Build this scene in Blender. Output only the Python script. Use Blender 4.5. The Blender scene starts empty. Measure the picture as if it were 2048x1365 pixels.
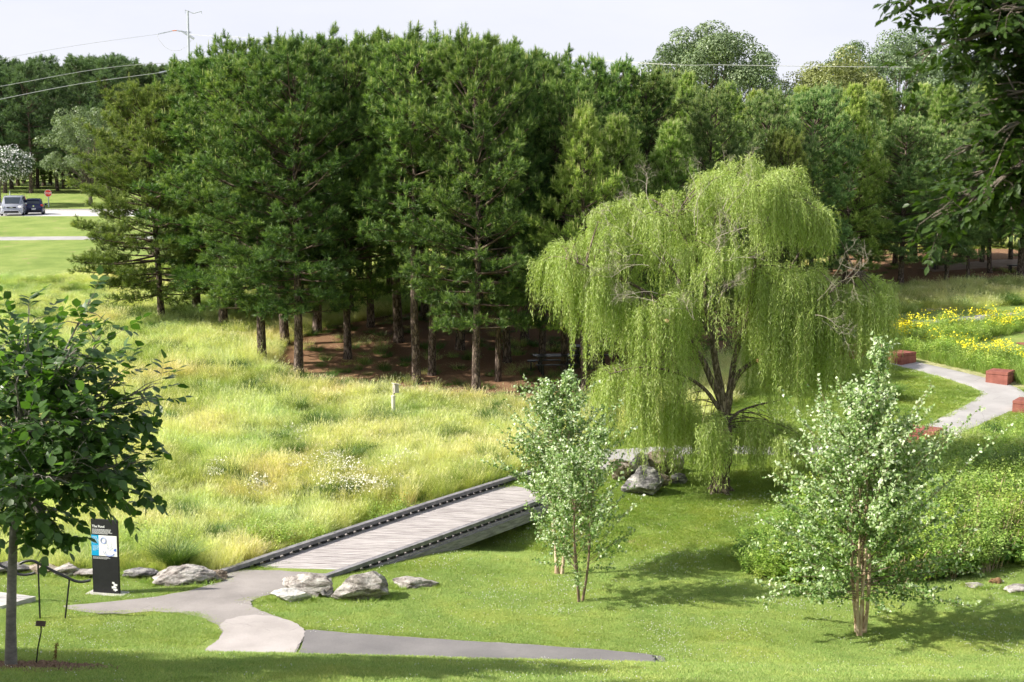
import bpy, bmesh, math, random
import numpy as np
from mathutils import Vector, Matrix, noise
SC = bpy.context.scene
COL = SC.collection
rng = np.random.default_rng(7)
random.seed(7)
PI = math.pi
F = 2048 * 50 / 36.0
PITCH = math.atan((682.5 - 340) / F)
ZC = 10.3
def srgb(r, g, b):
    f = lambda c: (c / 255 / 12.92) if c / 255 <= 0.04045 else ((c / 255 + 0.055) / 1.055) ** 2.4
    return (f(r), f(g), f(b), 1)

# ------------------------------------------------------------------ object helpers
def tag(o, label=None, cat=None, group=None, kind=None):
    if label: o['label'] = label
    if cat: o['category'] = cat
    if group: o['group'] = group
    if kind: o['kind'] = kind
    return o
def empty(name, loc=(0, 0, 0), rz=0, label=None, cat=None, group=None, scale=None):
    o = bpy.data.objects.new(name, None); COL.objects.link(o)
    o.location = loc; o.rotation_euler = (0, 0, rz)
    if scale is not None: o.scale = scale
    o.empty_display_size = 0.1
    return tag(o, label, cat, group)
def raw_mesh(name, V, FS, mats, tint=None, smooth=False, midx=None):
    """FS: list of (M,k) index arrays"""
    me = bpy.data.meshes.new(name)
    V = np.asarray(V, np.float32)
    me.vertices.add(len(V)); me.vertices.foreach_set('co', V.ravel())
    FS = [np.asarray(f, np.int32) for f in FS if len(f)]
    loops = np.concatenate([f.ravel() for f in FS])
    starts = []; s = 0
    for f in FS:
        k = f.shape[1]; starts.append(s + np.arange(len(f)) * k); s += f.size
    starts = np.concatenate(starts).astype(np.int32)
    me.loops.add(len(loops)); me.loops.foreach_set('vertex_index', loops)
    me.polygons.add(len(starts)); me.polygons.foreach_set('loop_start', starts)
    if smooth: me.polygons.foreach_set('use_smooth', np.ones(len(starts), bool))
    if midx is not None: me.polygons.foreach_set('material_index', np.asarray(midx, np.int32))
    me.update(calc_edges=True)
    if tint is not None:
        a = me.attributes.new('tint', 'FLOAT', 'POINT'); a.data.foreach_set('value', np.asarray(tint, np.float32))
    for m in (mats if isinstance(mats, (list, tuple)) else [mats]): me.materials.append(m)
    return me
def mobj(name, me, parent=None, link=True):
    o = bpy.data.objects.new(name, me)
    if link: COL.objects.link(o)
    if parent is not None: o.parent = parent
    return o
def kids(o): return [c for c in o.children]
def dup(root, loc, rz=0, scale=(1, 1, 1), label=None, cat=None, group=None, name=None):
    r = root.copy(); COL.objects.link(r); r.location = loc; r.rotation_euler = (0, 0, rz); r.scale = scale
    if label: r['label'] = label
    if group: r['group'] = group
    if cat: r['category'] = cat
    if name: r.name = name
    for ch in list(root.children):
        c = ch.copy(); COL.objects.link(c); c.parent = r
        for g in list(ch.children):
            d = g.copy(); COL.objects.link(d); d.parent = c
    return r
class MB:
    """small hand-built parts: collects boxes, tubes, polygons"""
    def __init__(s): s.V = []; s.Q = []
    def add(s, V, faces):
        b = len(s.V); s.V += [tuple(v) for v in V]; s.Q += [[i + b for i in f] for f in faces]; return s
    def box(s, c, sz, rz=0, rx=0, ry=0, bev=0.0, M=None):
        bm = bmesh.new(); bmesh.ops.create_cube(bm, size=1)
        bmesh.ops.scale(bm, vec=sz, verts=bm.verts)
        if bev > 0: bmesh.ops.bevel(bm, geom=bm.edges[:], offset=bev, segments=2, affect='EDGES', profile=0.5)
        T = Matrix.Translation(c) @ Matrix.Rotation(rz, 4, 'Z') @ Matrix.Rotation(ry, 4, 'Y') @ Matrix.Rotation(rx, 4, 'X')
        if M is not None: T = M @ T
        bm.verts.index_update()
        s.add([T @ v.co for v in bm.verts], [[v.index for v in f.verts] for f in bm.faces]); bm.free(); return s
    def tube(s, pts, r, n=8, cap=True):
        V, Q = tube_arr([np.array(p, float) for p in pts], r if hasattr(r, '__len__') else [r] * len(pts), n)
        fs = [list(q) for q in Q]
        if cap:
            fs.append(list(range(n))[::-1]); fs.append(list(range(len(V) - n, len(V))))
        return s.add(V, fs)
    def poly(s, pts, thick=None):
        n = len(pts); return s.add(pts, [list(range(n))])
    def prism(s, outline, y0, y1, M=None):
        """outline in xz, extruded y0..y1"""
        n = len(outline); V = [(x, y0, z) for x, z in outline] + [(x, y1, z) for x, z in outline]
        if M is not None: V = [tuple(M @ Vector(v)) for v in V]
        fs = [list(range(n)), list(range(2 * n - 1, n - 1, -1))] + [[i, i + n, (i + 1) % n + n, (i + 1) % n] for i in range(n)]
        return s.add(V, fs)
    def build(s, name, mat, parent=None, smooth=False, link=True):
        me = bpy.data.meshes.new(name); me.from_pydata(s.V, [], s.Q)
        bm = bmesh.new(); bm.from_mesh(me); bmesh.ops.recalc_face_normals(bm, faces=bm.faces); bm.to_mesh(me); bm.free()
        for m in (mat if isinstance(mat, (list, tuple)) else [mat]): me.materials.append(m)
        if smooth:
            me.polygons.foreach_set('use_smooth', np.ones(len(me.polygons), bool))
            try: me.set_sharp_from_angle(angle=math.radians(40))
            except Exception: pass
        me.update()
        return mobj(name, me, parent, link)
def tube_arr(P, R, n=6):
    P = np.asarray(P, float); R = np.asarray(R, float)
    T = np.gradient(P, axis=0); T /= np.linalg.norm(T, axis=1)[:, None] + 1e-9
    ref = np.array([1.0, 0, 0]) if abs(T[0][0]) < 0.8 else np.array([0, 1.0, 0])
    A = np.cross(T, ref); A /= np.linalg.norm(A, axis=1)[:, None] + 1e-9
    B = np.cross(T, A)
    a = np.linspace(0, 2 * PI, n, endpoint=False)
    V = P[:, None] + R[:, None, None] * (np.cos(a)[None, :, None] * A[:, None] + np.sin(a)[None, :, None] * B[:, None])
    m = len(P); i = np.arange(m - 1)[:, None] * n; j = np.arange(n)[None]; k = (np.arange(n) + 1) % n
    Q = np.stack([i + j, i + k[None], i + n + k[None], i + n + j], -1).reshape(-1, 4)
    return V.reshape(-1, 3), Q
class Tubes:
    def __init__(s): s.V = []; s.Q = []; s.n = 0
    def add(s, P, R, n=5):
        V, Q = tube_arr(P, R, n); s.V.append(V); s.Q.append(Q + s.n); s.n += len(V)
    def mesh(s, name, mat, smooth=True):
        return raw_mesh(name, np.concatenate(s.V), [np.concatenate(s.Q)], mat, smooth=smooth)
def norm(v): v = np.asarray(v, float); return v / (np.linalg.norm(v, axis=-1, keepdims=True) + 1e-9)
def frames(D, roll=None, R=None):
    """rotation matrices whose z column is D"""
    R = R or rng; D = norm(D); n = len(D)
    if roll is None: roll = R.uniform(0, 2 * PI, n)
    ref = np.where(np.abs(D[:, 2:3]) < 0.9, np.array([[0, 0, 1.0]]), np.array([[1.0, 0, 0]]))
    X = norm(np.cross(ref, D)); Y = np.cross(D, X)
    c, s = np.cos(roll)[:, None], np.sin(roll)[:, None]
    return np.stack([X * c + Y * s, -X * s + Y * c, D], -1)
def scatter(TV, TF, P, R, S):
    """template TV (k,3), list of face arrays TF -> V, list of faces"""
    n = len(P); k = len(TV)
    S = np.asarray(S, float); S = S[:, None] if S.ndim == 1 else S
    W = TV[None] * S[:, None, :] if S.shape[1] == 3 else TV[None] * S[:, :, None]
    V = np.einsum('nij,nkj->nki', R, W) + P[:, None]
    off = (np.arange(n) * k)[:, None, None]
    return V.reshape(-1, 3), [(f[None] + off).reshape(-1, f.shape[1]) for f in TF]
class Bag:
    def __init__(s): s.V = []; s.F = {}; s.t = []; s.n = 0
    def add(s, V, FS, t):
        for f in FS: s.F.setdefault(f.shape[1], []).append(f + s.n)
        s.V.append(V); s.n += len(V)
        t = np.broadcast_to(t, (len(V),)) if np.ndim(t) == 0 else t
        s.t.append(t)
    def mesh(s, name, mat, smooth=False):
        return raw_mesh(name, np.concatenate(s.V), [np.concatenate(v) for v in s.F.values()], mat, tint=np.concatenate(s.t), smooth=smooth)

# ------------------------------------------------------------------ terrain
def _ang(py): return PITCH + math.atan((py - 682.5) / F)
_near = [(1500, 11.0), (1365, 16.0), (1338, 17.5), (1316, 19.0)]
_mid = [(1303, 29.0), (1270, 30.0), (1200, 33), (1150, 35.5), (1100, 37.5), (1050, 39.8), (980, 43), (930, 46), (890, 49),
        (850, 52), (800, 56), (750, 60), (700, 65), (640, 72), (600, 78), (560, 85), (520, 92), (480, 104), (440, 114), (432, 118.5)]
_tab = [(-80, -2.2), (0, -2.2), (6, -3.4)] + [(d, -d * math.tan(_ang(p))) for p, d in _near]
_tab += [(20.5, -7.28), (24, -8.75), (27, -9.8)] + [(d, -d * math.tan(_ang(p))) for p, d in _mid]
_tab += [(121, -3.98), (124, -4.05), (141, -4.05), (144, -3.95), (161, -2.75), (200, -2.0), (400, 0), (1200, 4)]
_yy = np.array([t[0] for t in _tab], float); _zz = np.array([t[1] for t in _tab], float)
_yd = np.arange(-80, 1200, 0.1); _zd = np.interp(_yd, _yy, _zz)
def _sm(z, w):
    k = np.hanning(w); k /= k.sum(); zp = np.pad(z, (w // 2, w // 2), 'edge'); return np.convolve(zp, k, 'valid')[:len(z)]
_zs = _sm(_zd, 31); _zl = _sm(_zd, 101)
_w = np.clip((_yd - 60) / 20, 0, 1) * (1 - np.clip((_yd - 112) / 4, 0, 1))
_zd = _zs * (1 - _w) + _zl * _w
_hum = [(rng.uniform(0.05, 0.5), rng.uniform(0, 2 * PI), rng.uniform(0, 6.28)) for _ in range(10)]
def _seg(X, Y, a, b):
    a = np.array(a, float); b = np.array(b, float); d = b - a; L = d @ d
    t = np.clip(((X - a[0]) * d[0] + (Y - a[1]) * d[1]) / L, 0, 1)
    return np.hypot(X - a[0] - t * d[0], Y - a[1] - t * d[1])
def zt(X, Y):
    X = np.asarray(X, float); Y = np.asarray(Y, float)
    z = np.interp(Y, _yd, _zd) + ZC
    fg = np.clip((26 - Y) / 5, 0, 1)
    z = z - 0.025 * fg * np.clip(X + 3, -10, 12)
    h = 0
    for f, a, p in _hum: h = h + np.sin((X * math.cos(a) + Y * math.sin(a)) * f + p)
    z = z + h * 0.012 * np.clip((Y - 33) / 8, 0, 1) * np.clip((112 - Y) / 10, 0, 1)
    # the swale the bridge crosses
    ds = _seg(X, Y, (-9.5, 43.5), (2.3, 38.6))
    z = z - 0.62 * np.exp(-(ds / 2.0) ** 2)
    return z
def project(X, Y, Z):
    z = Z - ZC; w = Y * math.cos(PITCH) - z * math.sin(PITCH); u = Y * math.sin(PITCH) + z * math.cos(PITCH)
    w = np.where(np.abs(w) < 1e-3, 1e-3, w)
    return 1024 + F * X / w, 682.5 - F * u / w, w
def ray(px, py):
    a = (px - 1024) / F; b = -(py - 682.5) / F
    return np.array([a, math.cos(PITCH) + b * math.sin(PITCH), -math.sin(PITCH) + b * math.cos(PITCH)])
def at(px, py, dmin=25.0, dmax=400):
    r = ray(px, py); Y = np.arange(dmin, dmax, 0.03); t = Y / r[1]
    X = r[0] * t; Z = r[2] * t + ZC; g = Z - zt(X, Y)
    i = np.argmax(g < 0) if (g < 0).any() else len(Y) - 1
    return Vector((X[i], Y[i], float(zt(X[i], Y[i]))))
def near_at(px, py):
    r = ray(px, py); Y = np.arange(8, 24, .01); t = Y / r[1]; g = r[2] * t + ZC - zt(r[0] * t, Y); i = np.argmax(g < 0); return Vector((r[0] * t[i], Y[i], float(zt(r[0] * t[i], Y[i]))))
def atY(px, py, Y):
    r = ray(px, py); t = Y / r[1]; return Vector((r[0] * t, Y, r[2] * t + ZC))
def pxm(Y): return Y / F       # metres per photo pixel at depth Y
def inpoly(U, V, poly):
    ins = np.zeros(np.shape(U), bool); n = len(poly); j = n - 1
    for i in range(n):
        xi, yi = poly[i]; xj, yj = poly[j]
        if yi != yj:
            c = ((yi > V) != (yj > V)) & (U < (xj - xi) * (V - yi) / (yj - yi) + xi); ins ^= c
        j = i
    return ins
# ------------------------------------------------------------------ materials
def nmat(name):
    m = bpy.data.materials.new(name); m.use_nodes = True; nt = m.node_tree; nt.nodes.clear()
    out = nt.nodes.new('ShaderNodeOutputMaterial'); return m, nt, out
def N(nt, t, **k):
    n = nt.nodes.new(t)
    for a, b in k.items():
        if a.startswith('i_'):
            n.inputs[a[2:].replace('_', ' ')].default_value = b
        else: setattr(n, a, b)
    return n
def L(nt, a, b): nt.links.new(a, b)
def ramp(nt, fac, stops):
    r = nt.nodes.new('ShaderNodeValToRGB'); e = r.color_ramp.elements
    while len(e) > 1: e.remove(e[-1])
    e[0].position = stops[0][0]; e[0].color = stops[0][1]
    for p, c in stops[1:]:
        x = e.new(p); x.color = c
    L(nt, fac, r.inputs[0]); return r.outputs[0]
def c4(c): return tuple(c) if len(c) == 4 else (*c, 1)
def mix(nt, f, a, b, mode='MIX'):
    m = nt.nodes.new('ShaderNodeMix'); m.data_type = 'RGBA'; m.blend_type = mode
    if hasattr(f, 'links'): L(nt, f, m.inputs[0])
    else: m.inputs[0].default_value = f
    for s, i in ((a, 6), (b, 7)):
        if hasattr(s, 'links'): L(nt, s, m.inputs[i])
        else: m.inputs[i].default_value = c4(s)
    return m.outputs[2]
def mathn(nt, op, a, b=None, clamp=False):
    m = nt.nodes.new('ShaderNodeMath'); m.operation = op; m.use_clamp = clamp
    for s, i in ((a, 0), (b, 1)):
        if s is None: continue
        if hasattr(s, 'links'): L(nt, s, m.inputs[i])
        else: m.inputs[i].default_value = s
    return m.outputs[0]
def noisen(nt, vec, scale, detail=4, rough=0.55):
    n = N(nt, 'ShaderNodeTexNoise'); n.inputs['Scale'].default_value = scale; n.inputs['Detail'].default_value = detail
    n.inputs['Roughness'].default_value = rough
    if vec is not None: L(nt, vec, n.inputs['Vector'])
    return n.outputs['Fac']
def leafmat(name, cols, trans=0.3, rough=0.5, spec=0.3, world_scale=None, world_cols=None, obj_var=0.25, tcol=None, back=None):
    """cols: ramp over the per-leaf 'tint' attribute"""
    m, nt, out = nmat(name)
    a = N(nt, 'ShaderNodeAttribute', attribute_name='tint')
    n = len(cols); col = ramp(nt, a.outputs['Fac'], [(i / (n - 1), c4(c)) for i, c in enumerate(cols)])
    if world_cols:
        g = N(nt, 'ShaderNodeNewGeometry')
        f = noisen(nt, g.outputs['Position'], world_scale, 3, 0.6)
        k = len(world_cols)
        wc = ramp(nt, f, [(0.32 + 0.36 * i / (k - 1), c4(c)) for i, c in enumerate(world_cols)])
        col = mix(nt, 1.0, col, wc, 'MULTIPLY')
    if obj_var:
        oi = N(nt, 'ShaderNodeObjectInfo')
        v = mathn(nt, 'MULTIPLY_ADD', oi.outputs['Random'], obj_var); v.node.inputs[2].default_value = 1 - obj_var / 2
        h = N(nt, 'ShaderNodeHueSaturation'); L(nt, v, h.inputs['Value']); L(nt, col, h.inputs['Color'])
        r2 = mathn(nt, 'FRACT', mathn(nt, 'MULTIPLY', oi.outputs['Random'], 17.3))
        hh = mathn(nt, 'MULTIPLY_ADD', r2, 0.03); hh.node.inputs[2].default_value = 0.485
        L(nt, hh, h.inputs['Hue']); col = h.outputs[0]
    if back is not None:
        g2 = N(nt, 'ShaderNodeNewGeometry'); col = mix(nt, g2.outputs['Backfacing'], col, back)
    b = N(nt, 'ShaderNodeBsdfPrincipled'); L(nt, col, b.inputs['Base Color'])
    b.inputs['Roughness'].default_value = rough; b.inputs['Specular IOR Level'].default_value = spec
    if trans > 0:
        t = N(nt, 'ShaderNodeBsdfTranslucent')
        tc = mix(nt, 1.0, col, tcol or (1.25, 1.35, 0.5, 1), 'MULTIPLY'); L(nt, tc, t.inputs['Color'])
        ms = N(nt, 'ShaderNodeMixShader'); ms.inputs[0].default_value = trans
        L(nt, b.outputs[0], ms.inputs[1]); L(nt, t.outputs[0], ms.inputs[2]); L(nt, ms.outputs[0], out.inputs[0])
    else: L(nt, b.outputs[0], out.inputs[0])
    return m
def surf(name, c1, c2=None, scale=4, rough=0.8, spec=0.3, bump=0.0, bscale=None, metal=0, stretch=None, detail=5, c3=None, obj=True):
    m, nt, out = nmat(name)
    tc = N(nt, 'ShaderNodeTexCoord'); vec = tc.outputs['Object'] if obj else N(nt, 'ShaderNodeNewGeometry').outputs['Position']
    if stretch:
        mp = N(nt, 'ShaderNodeMapping'); mp.inputs['Scale'].default_value = stretch; L(nt, vec, mp.inputs['Vector']); vec = mp.outputs[0]
    b = N(nt, 'ShaderNodeBsdfPrincipled'); b.inputs['Roughness'].default_value = rough
    b.inputs['Specular IOR Level'].default_value = spec; b.inputs['Metallic'].default_value = metal
    if c2 is None: b.inputs['Base Color'].default_value = c4(c1)
    else:
        f = noisen(nt, vec, scale, detail, 0.62)
        st = [(0.33, c4(c1)), (0.62, c4(c2))] + ([(0.75, c4(c3))] if c3 else [])
        L(nt, ramp(nt, f, st), b.inputs['Base Color'])
    if bump:
        f2 = noisen(nt, vec, bscale or scale * 3, 6, 0.65)
        bp = N(nt, 'ShaderNodeBump'); bp.inputs['Strength'].default_value = bump; bp.inputs['Distance'].default_value = 0.05
        L(nt, f2, bp.inputs['Height']); L(nt, bp.outputs[0], b.inputs['Normal'])
    L(nt, b.outputs[0], out.inputs[0]); return m

M = {}
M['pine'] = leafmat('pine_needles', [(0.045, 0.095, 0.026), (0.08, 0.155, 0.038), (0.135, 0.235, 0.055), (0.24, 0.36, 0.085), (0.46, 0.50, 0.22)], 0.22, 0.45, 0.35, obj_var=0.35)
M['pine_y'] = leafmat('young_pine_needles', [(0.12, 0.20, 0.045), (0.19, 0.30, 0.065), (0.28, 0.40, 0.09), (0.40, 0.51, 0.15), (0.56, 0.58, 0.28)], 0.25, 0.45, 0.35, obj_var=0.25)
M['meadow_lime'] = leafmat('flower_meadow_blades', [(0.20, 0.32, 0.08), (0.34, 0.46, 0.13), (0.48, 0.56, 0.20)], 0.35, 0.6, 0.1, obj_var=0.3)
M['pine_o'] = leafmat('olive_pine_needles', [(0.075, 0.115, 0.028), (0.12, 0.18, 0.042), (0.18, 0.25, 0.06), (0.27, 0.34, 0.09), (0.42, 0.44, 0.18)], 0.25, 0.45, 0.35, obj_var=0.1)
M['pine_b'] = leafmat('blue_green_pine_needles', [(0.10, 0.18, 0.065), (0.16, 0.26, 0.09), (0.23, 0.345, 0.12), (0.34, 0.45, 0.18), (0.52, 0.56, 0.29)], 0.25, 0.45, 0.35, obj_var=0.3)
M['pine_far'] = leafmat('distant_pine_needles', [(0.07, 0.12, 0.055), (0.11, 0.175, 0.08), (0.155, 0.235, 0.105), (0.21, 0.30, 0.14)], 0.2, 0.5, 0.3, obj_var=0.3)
M['oak_far'] = leafmat('oak_leaves', [(0.09, 0.14, 0.06), (0.14, 0.20, 0.09), (0.205, 0.27, 0.135), (0.30, 0.37, 0.20)], 0.2, 0.4, 0.4, obj_var=0.15)
M['oak_gold'] = leafmat('golden_oak_leaves', [(0.17, 0.20, 0.06), (0.25, 0.28, 0.09), (0.33, 0.36, 0.14)], 0.2, 0.4, 0.4, obj_var=0.1)
M['maple_far'] = leafmat('pale_maple_leaves', [(0.10, 0.15, 0.06), (0.17, 0.24, 0.11), (0.25, 0.33, 0.17)], 0.25, 0.4, 0.4, obj_var=0.1)
M['myrtle'] = leafmat('myrtle_leaves', [(0.07, 0.12, 0.04), (0.12, 0.19, 0.06)], 0.2)
M['blossom'] = surf('white_blossom', (0.72, 0.72, 0.68), (0.85, 0.85, 0.82), 5, 0.7)
M['willow'] = leafmat('willow_leaves', [(0.20, 0.29, 0.065), (0.33, 0.43, 0.11), (0.47, 0.56, 0.19), (0.62, 0.68, 0.36)], 0.32, 0.45, 0.35, obj_var=0)
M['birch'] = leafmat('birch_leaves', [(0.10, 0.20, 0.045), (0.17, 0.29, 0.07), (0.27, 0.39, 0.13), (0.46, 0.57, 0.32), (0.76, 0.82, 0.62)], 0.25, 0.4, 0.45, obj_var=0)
M['yw'] = leafmat('yellowwood_leaves', [(0.03, 0.065, 0.018), (0.055, 0.11, 0.028), (0.09, 0.165, 0.045), (0.16, 0.25, 0.09)], 0.34, 0.38, 0.5, obj_var=0, tcol=(1.5, 1.9, 0.4, 1))
M['oak_near'] = leafmat('water_oak_leaves', [(0.03, 0.055, 0.015), (0.05, 0.09, 0.02), (0.085, 0.135, 0.035)], 0.3, 0.42, 0.35, obj_var=0, tcol=(1.5, 1.8, 0.4, 1))
M['oak_new'] = leafmat('new_oak_leaves', [(0.30, 0.34, 0.05), (0.42, 0.44, 0.08)], 0.35, 0.4, 0.4, obj_var=0)
M['shrub'] = leafmat('undergrowth_leaves', [(0.09, 0.17, 0.04), (0.19, 0.31, 0.065), (0.32, 0.45, 0.10), (0.48, 0.57, 0.20)], 0.3, 0.45, 0.35, world_scale=0.55,
                     world_cols=[(0.62, 0.66, 0.62), (0.95, 1, 0.85), (1.3, 1.2, 0.9)], obj_var=0.4)
M['meadow'] = leafmat('meadow_blades', [(0.32, 0.385, 0.14), (0.50, 0.525, 0.225), (0.66, 0.635, 0.34), (0.84, 0.79, 0.57)], 0.38, 0.6, 0.1, world_scale=0.22,
                      world_cols=[(0.60, 0.80, 0.62), (0.86, 0.97, 0.78), (0.98, 1.0, 0.88), (1.08, 1.0, 1.0)], obj_var=0.3)
M['clump'] = leafmat('green_clump_blades', [(0.07, 0.14, 0.04), (0.115, 0.20, 0.05), (0.17, 0.27, 0.065)], 0.25, 0.5, 0.3, obj_var=0.2)
M['lawn'] = leafmat('lawn_blades', [(0.22, 0.32, 0.085), (0.31, 0.41, 0.115), (0.40, 0.48, 0.15), (0.52, 0.55, 0.26)], 0.3, 0.6, 0.12, world_scale=0.5,
                    world_cols=[(0.84, 0.9, 0.85), (0.97, 1.0, 0.95), (1.12, 1.06, 0.95)], obj_var=0.2)
M['clover'] = surf('clover_blossom', (0.7, 0.72, 0.62), (0.85, 0.84, 0.78), 8, 0.8)
M['yflower'] = surf('yellow_petals', (0.80, 0.66, 0.01), (0.86, 0.78, 0.04), 3, 0.6, obj=False)
M['wflower'] = surf('white_petals', (0.72, 0.70, 0.52), (0.85, 0.83, 0.70), 3, 0.7, obj=False)
def bark(name, c1, c2, sc=6, bump=0.9, vs=0.25):
    m, nt, out = nmat(name)
    tc = N(nt, 'ShaderNodeTexCoord'); mp = N(nt, 'ShaderNodeMapping'); mp.inputs['Scale'].default_value = (1, 1, vs); L(nt, tc.outputs['Object'], mp.inputs['Vector'])
    v = N(nt, 'ShaderNodeTexVoronoi'); v.feature = 'DISTANCE_TO_EDGE'; v.inputs['Scale'].default_value = sc; 
    nz = N(nt, 'ShaderNodeTexNoise'); nz.inputs['Scale'].default_value = sc * 1.5; nz.inputs['Detail'].default_value = 4; L(nt, mp.outputs[0], nz.inputs['Vector'])
    vv = mix(nt, 0.25, mp.outputs[0], nz.outputs['Color'], 'ADD'); L(nt, vv, v.inputs['Vector'])
    f = mathn(nt, 'MULTIPLY', v.outputs['Distance'], 3.0, True)
    f2 = mathn(nt, 'MULTIPLY', f, nz.outputs['Fac'])
    f3 = mathn(nt, 'MULTIPLY', f2, 1.8, True)
    b = N(nt, 'ShaderNodeBsdfPrincipled'); b.inputs['Roughness'].default_value = 0.9; b.inputs['Specular IOR Level'].default_value = 0.15
    L(nt, ramp(nt, f3, [(0.05, c4(c1)), (0.7, c4(c2))]), b.inputs['Base Color'])
    bp = N(nt, 'ShaderNodeBump'); bp.inputs['Strength'].default_value = bump; bp.inputs['Distance'].default_value = 0.04
    L(nt, f3, bp.inputs['Height']); L(nt, bp.outputs[0], b.inputs['Normal']); L(nt, b.outputs[0], out.inputs[0]); return m
M['bark'] = bark('pine_bark', (0.05, 0.035, 0.028), (0.26, 0.20, 0.165), 9)
M['limb'] = surf('pine_limb_bark', (0.06, 0.045, 0.035), (0.15, 0.11, 0.08), 8)
M['willow_bark'] = bark('willow_bark', (0.09, 0.07, 0.05), (0.30, 0.24, 0.18), 8, 0.8, 0.3)
M['twig'] = surf('dead_twig', (0.38, 0.32, 0.25), (0.55, 0.48, 0.40), 3, 0.8)
M['gtwig'] = surf('green_twig', (0.22, 0.22, 0.07), (0.32, 0.30, 0.11), 3, 0.7)
M['birch_bark'] = surf('peeling_birch_bark', (0.40, 0.26, 0.16), (0.74, 0.59, 0.43), 7, 0.75, 0.2, 0.8, 20, stretch=(1, 1, 0.5), c3=(0.82, 0.70, 0.54))
M['birch_twig'] = surf('birch_twig_bark', (0.17, 0.12, 0.08), (0.28, 0.20, 0.14), 6, 0.7)
M['yw_bark'] = surf('smooth_grey_bark', (0.16, 0.145, 0.125), (0.27, 0.25, 0.22), 9, 0.8, 0.2, 0.35, 25, stretch=(1, 1, 2.2))
M['oak_bark'] = surf('oak_bark', (0.09, 0.075, 0.06), (0.19, 0.16, 0.13), 9, 0.9, 0.1, 0.6, 20)
M['cut'] = surf('pruned_wood', (0.55, 0.36, 0.18), (0.62, 0.42, 0.22), 9)
def rockmat(name, c1, c2, c3, sc=2.5):
    m, nt, out = nmat(name)
    tc = N(nt, 'ShaderNodeTexCoord'); vec = tc.outputs['Object']
    mp = N(nt, 'ShaderNodeMapping'); mp.inputs['Scale'].default_value = (1, 1.3, 2.6); mp.inputs['Rotation'].default_value = (0.5, 0.35, 0.2); L(nt, vec, mp.inputs['Vector'])
    oi = N(nt, 'ShaderNodeObjectInfo'); mp2 = N(nt, 'ShaderNodeVectorMath'); mp2.operation = 'ADD'; L(nt, mp.outputs[0], mp2.inputs[0]); mm = mathn(nt, 'MULTIPLY', oi.outputs['Random'], 40.0); L(nt, mm, mp2.inputs[1]); f = noisen(nt, mp2.outputs[0], sc, 8, 0.7); f2 = noisen(nt, vec, sc * 9, 6, 0.7)
    col = ramp(nt, f, [(0.36, c4(c1)), (0.48, c4(c2)), (0.60, c4(c3))])
    col = mix(nt, 0.55, col, ramp(nt, f2, [(0.3, (0.35, 0.34, 0.33, 1)), (0.65, (1, 1, 1, 1))]), 'MULTIPLY')
    b = N(nt, 'ShaderNodeBsdfPrincipled'); b.inputs['Roughness'].default_value = 0.9; b.inputs['Specular IOR Level'].default_value = 0.15
    L(nt, col, b.inputs['Base Color'])
    h = mathn(nt, 'ADD', f, mathn(nt, 'MULTIPLY', f2, 0.5))
    bp = N(nt, 'ShaderNodeBump'); bp.inputs['Strength'].default_value = 1.0; bp.inputs['Distance'].default_value = 0.08
    L(nt, h, bp.inputs['Height']); L(nt, bp.outputs[0], b.inputs['Normal']); L(nt, b.outputs[0], out.inputs[0]); return m
M['rock'] = rockmat('pale_gneiss', (0.13, 0.11, 0.10), (0.40, 0.36, 0.33), (0.68, 0.64, 0.60))
M['rock_b'] = rockmat('brown_gneiss', (0.10, 0.075, 0.055), (0.33, 0.265, 0.20), (0.60, 0.53, 0.45))
M['rock_d'] = rockmat('grey_gneiss', (0.07, 0.065, 0.07), (0.25, 0.24, 0.24), (0.62, 0.59, 0.56))
def path_mat(name, c1, c2, c3):
    m, nt, out = nmat(name)
    g = N(nt, 'ShaderNodeNewGeometry'); p = g.outputs['Position']
    f = noisen(nt, p, 0.7, 5, 0.6); f2 = noisen(nt, p, 40, 3, 0.7)
    col = ramp(nt, f, [(0.35, c4(c1)), (0.65, c4(c2))])
    col = mix(nt, 0.5, col, ramp(nt, f2, [(0.3, c4(c3)), (0.7, (1, 1, 1, 1))]), 'MULTIPLY')
    v = N(nt, 'ShaderNodeTexVoronoi'); v.feature = 'DISTANCE_TO_EDGE'; v.inputs['Scale'].default_value = 0.6
    vv = mix(nt, 1.0, p, N(nt, 'ShaderNodeTexNoise', i_Scale=2.6, i_Detail=6.0).outputs['Color'], 'ADD'); L(nt, vv, v.inputs['Vector'])
    cr = mathn(nt, 'MULTIPLY', mathn(nt, 'LESS_THAN', v.outputs['Distance'], 0.005), mathn(nt, 'GREATER_THAN', noisen(nt, p, 0.5, 2), 0.53))
    col = mix(nt, mathn(nt, 'MULTIPLY', cr, 0.32), col, (0.06, 0.055, 0.05, 1))
    b = N(nt, 'ShaderNodeBsdfPrincipled'); b.inputs['Roughness'].default_value = 0.9; b.inputs['Specular IOR Level'].default_value = 0.2
    L(nt, col, b.inputs['Base Color'])
    bp = N(nt, 'ShaderNodeBump'); bp.inputs['Strength'].default_value = 0.4; bp.inputs['Distance'].default_value = 0.01
    L(nt, f2, bp.inputs['Height']); L(nt, bp.outputs[0], b.inputs['Normal']); L(nt, b.outputs[0], out.inputs[0]); return m
M['asphalt'] = path_mat('worn_asphalt', (0.28, 0.255, 0.24), (0.39, 0.355, 0.335), (0.55, 0.55, 0.55))
M['asphalt_d'] = path_mat('dark_asphalt', (0.19, 0.18, 0.18), (0.26, 0.245, 0.24), (0.55, 0.55, 0.55))
M['asphalt_l'] = path_mat('bleached_asphalt', (0.40, 0.365, 0.345), (0.52, 0.475, 0.455), (0.68, 0.66, 0.65))
M['gravel'] = path_mat('pale_stone_dust', (0.36, 0.345, 0.335), (0.46, 0.44, 0.43), (0.75, 0.74, 0.73))
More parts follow.
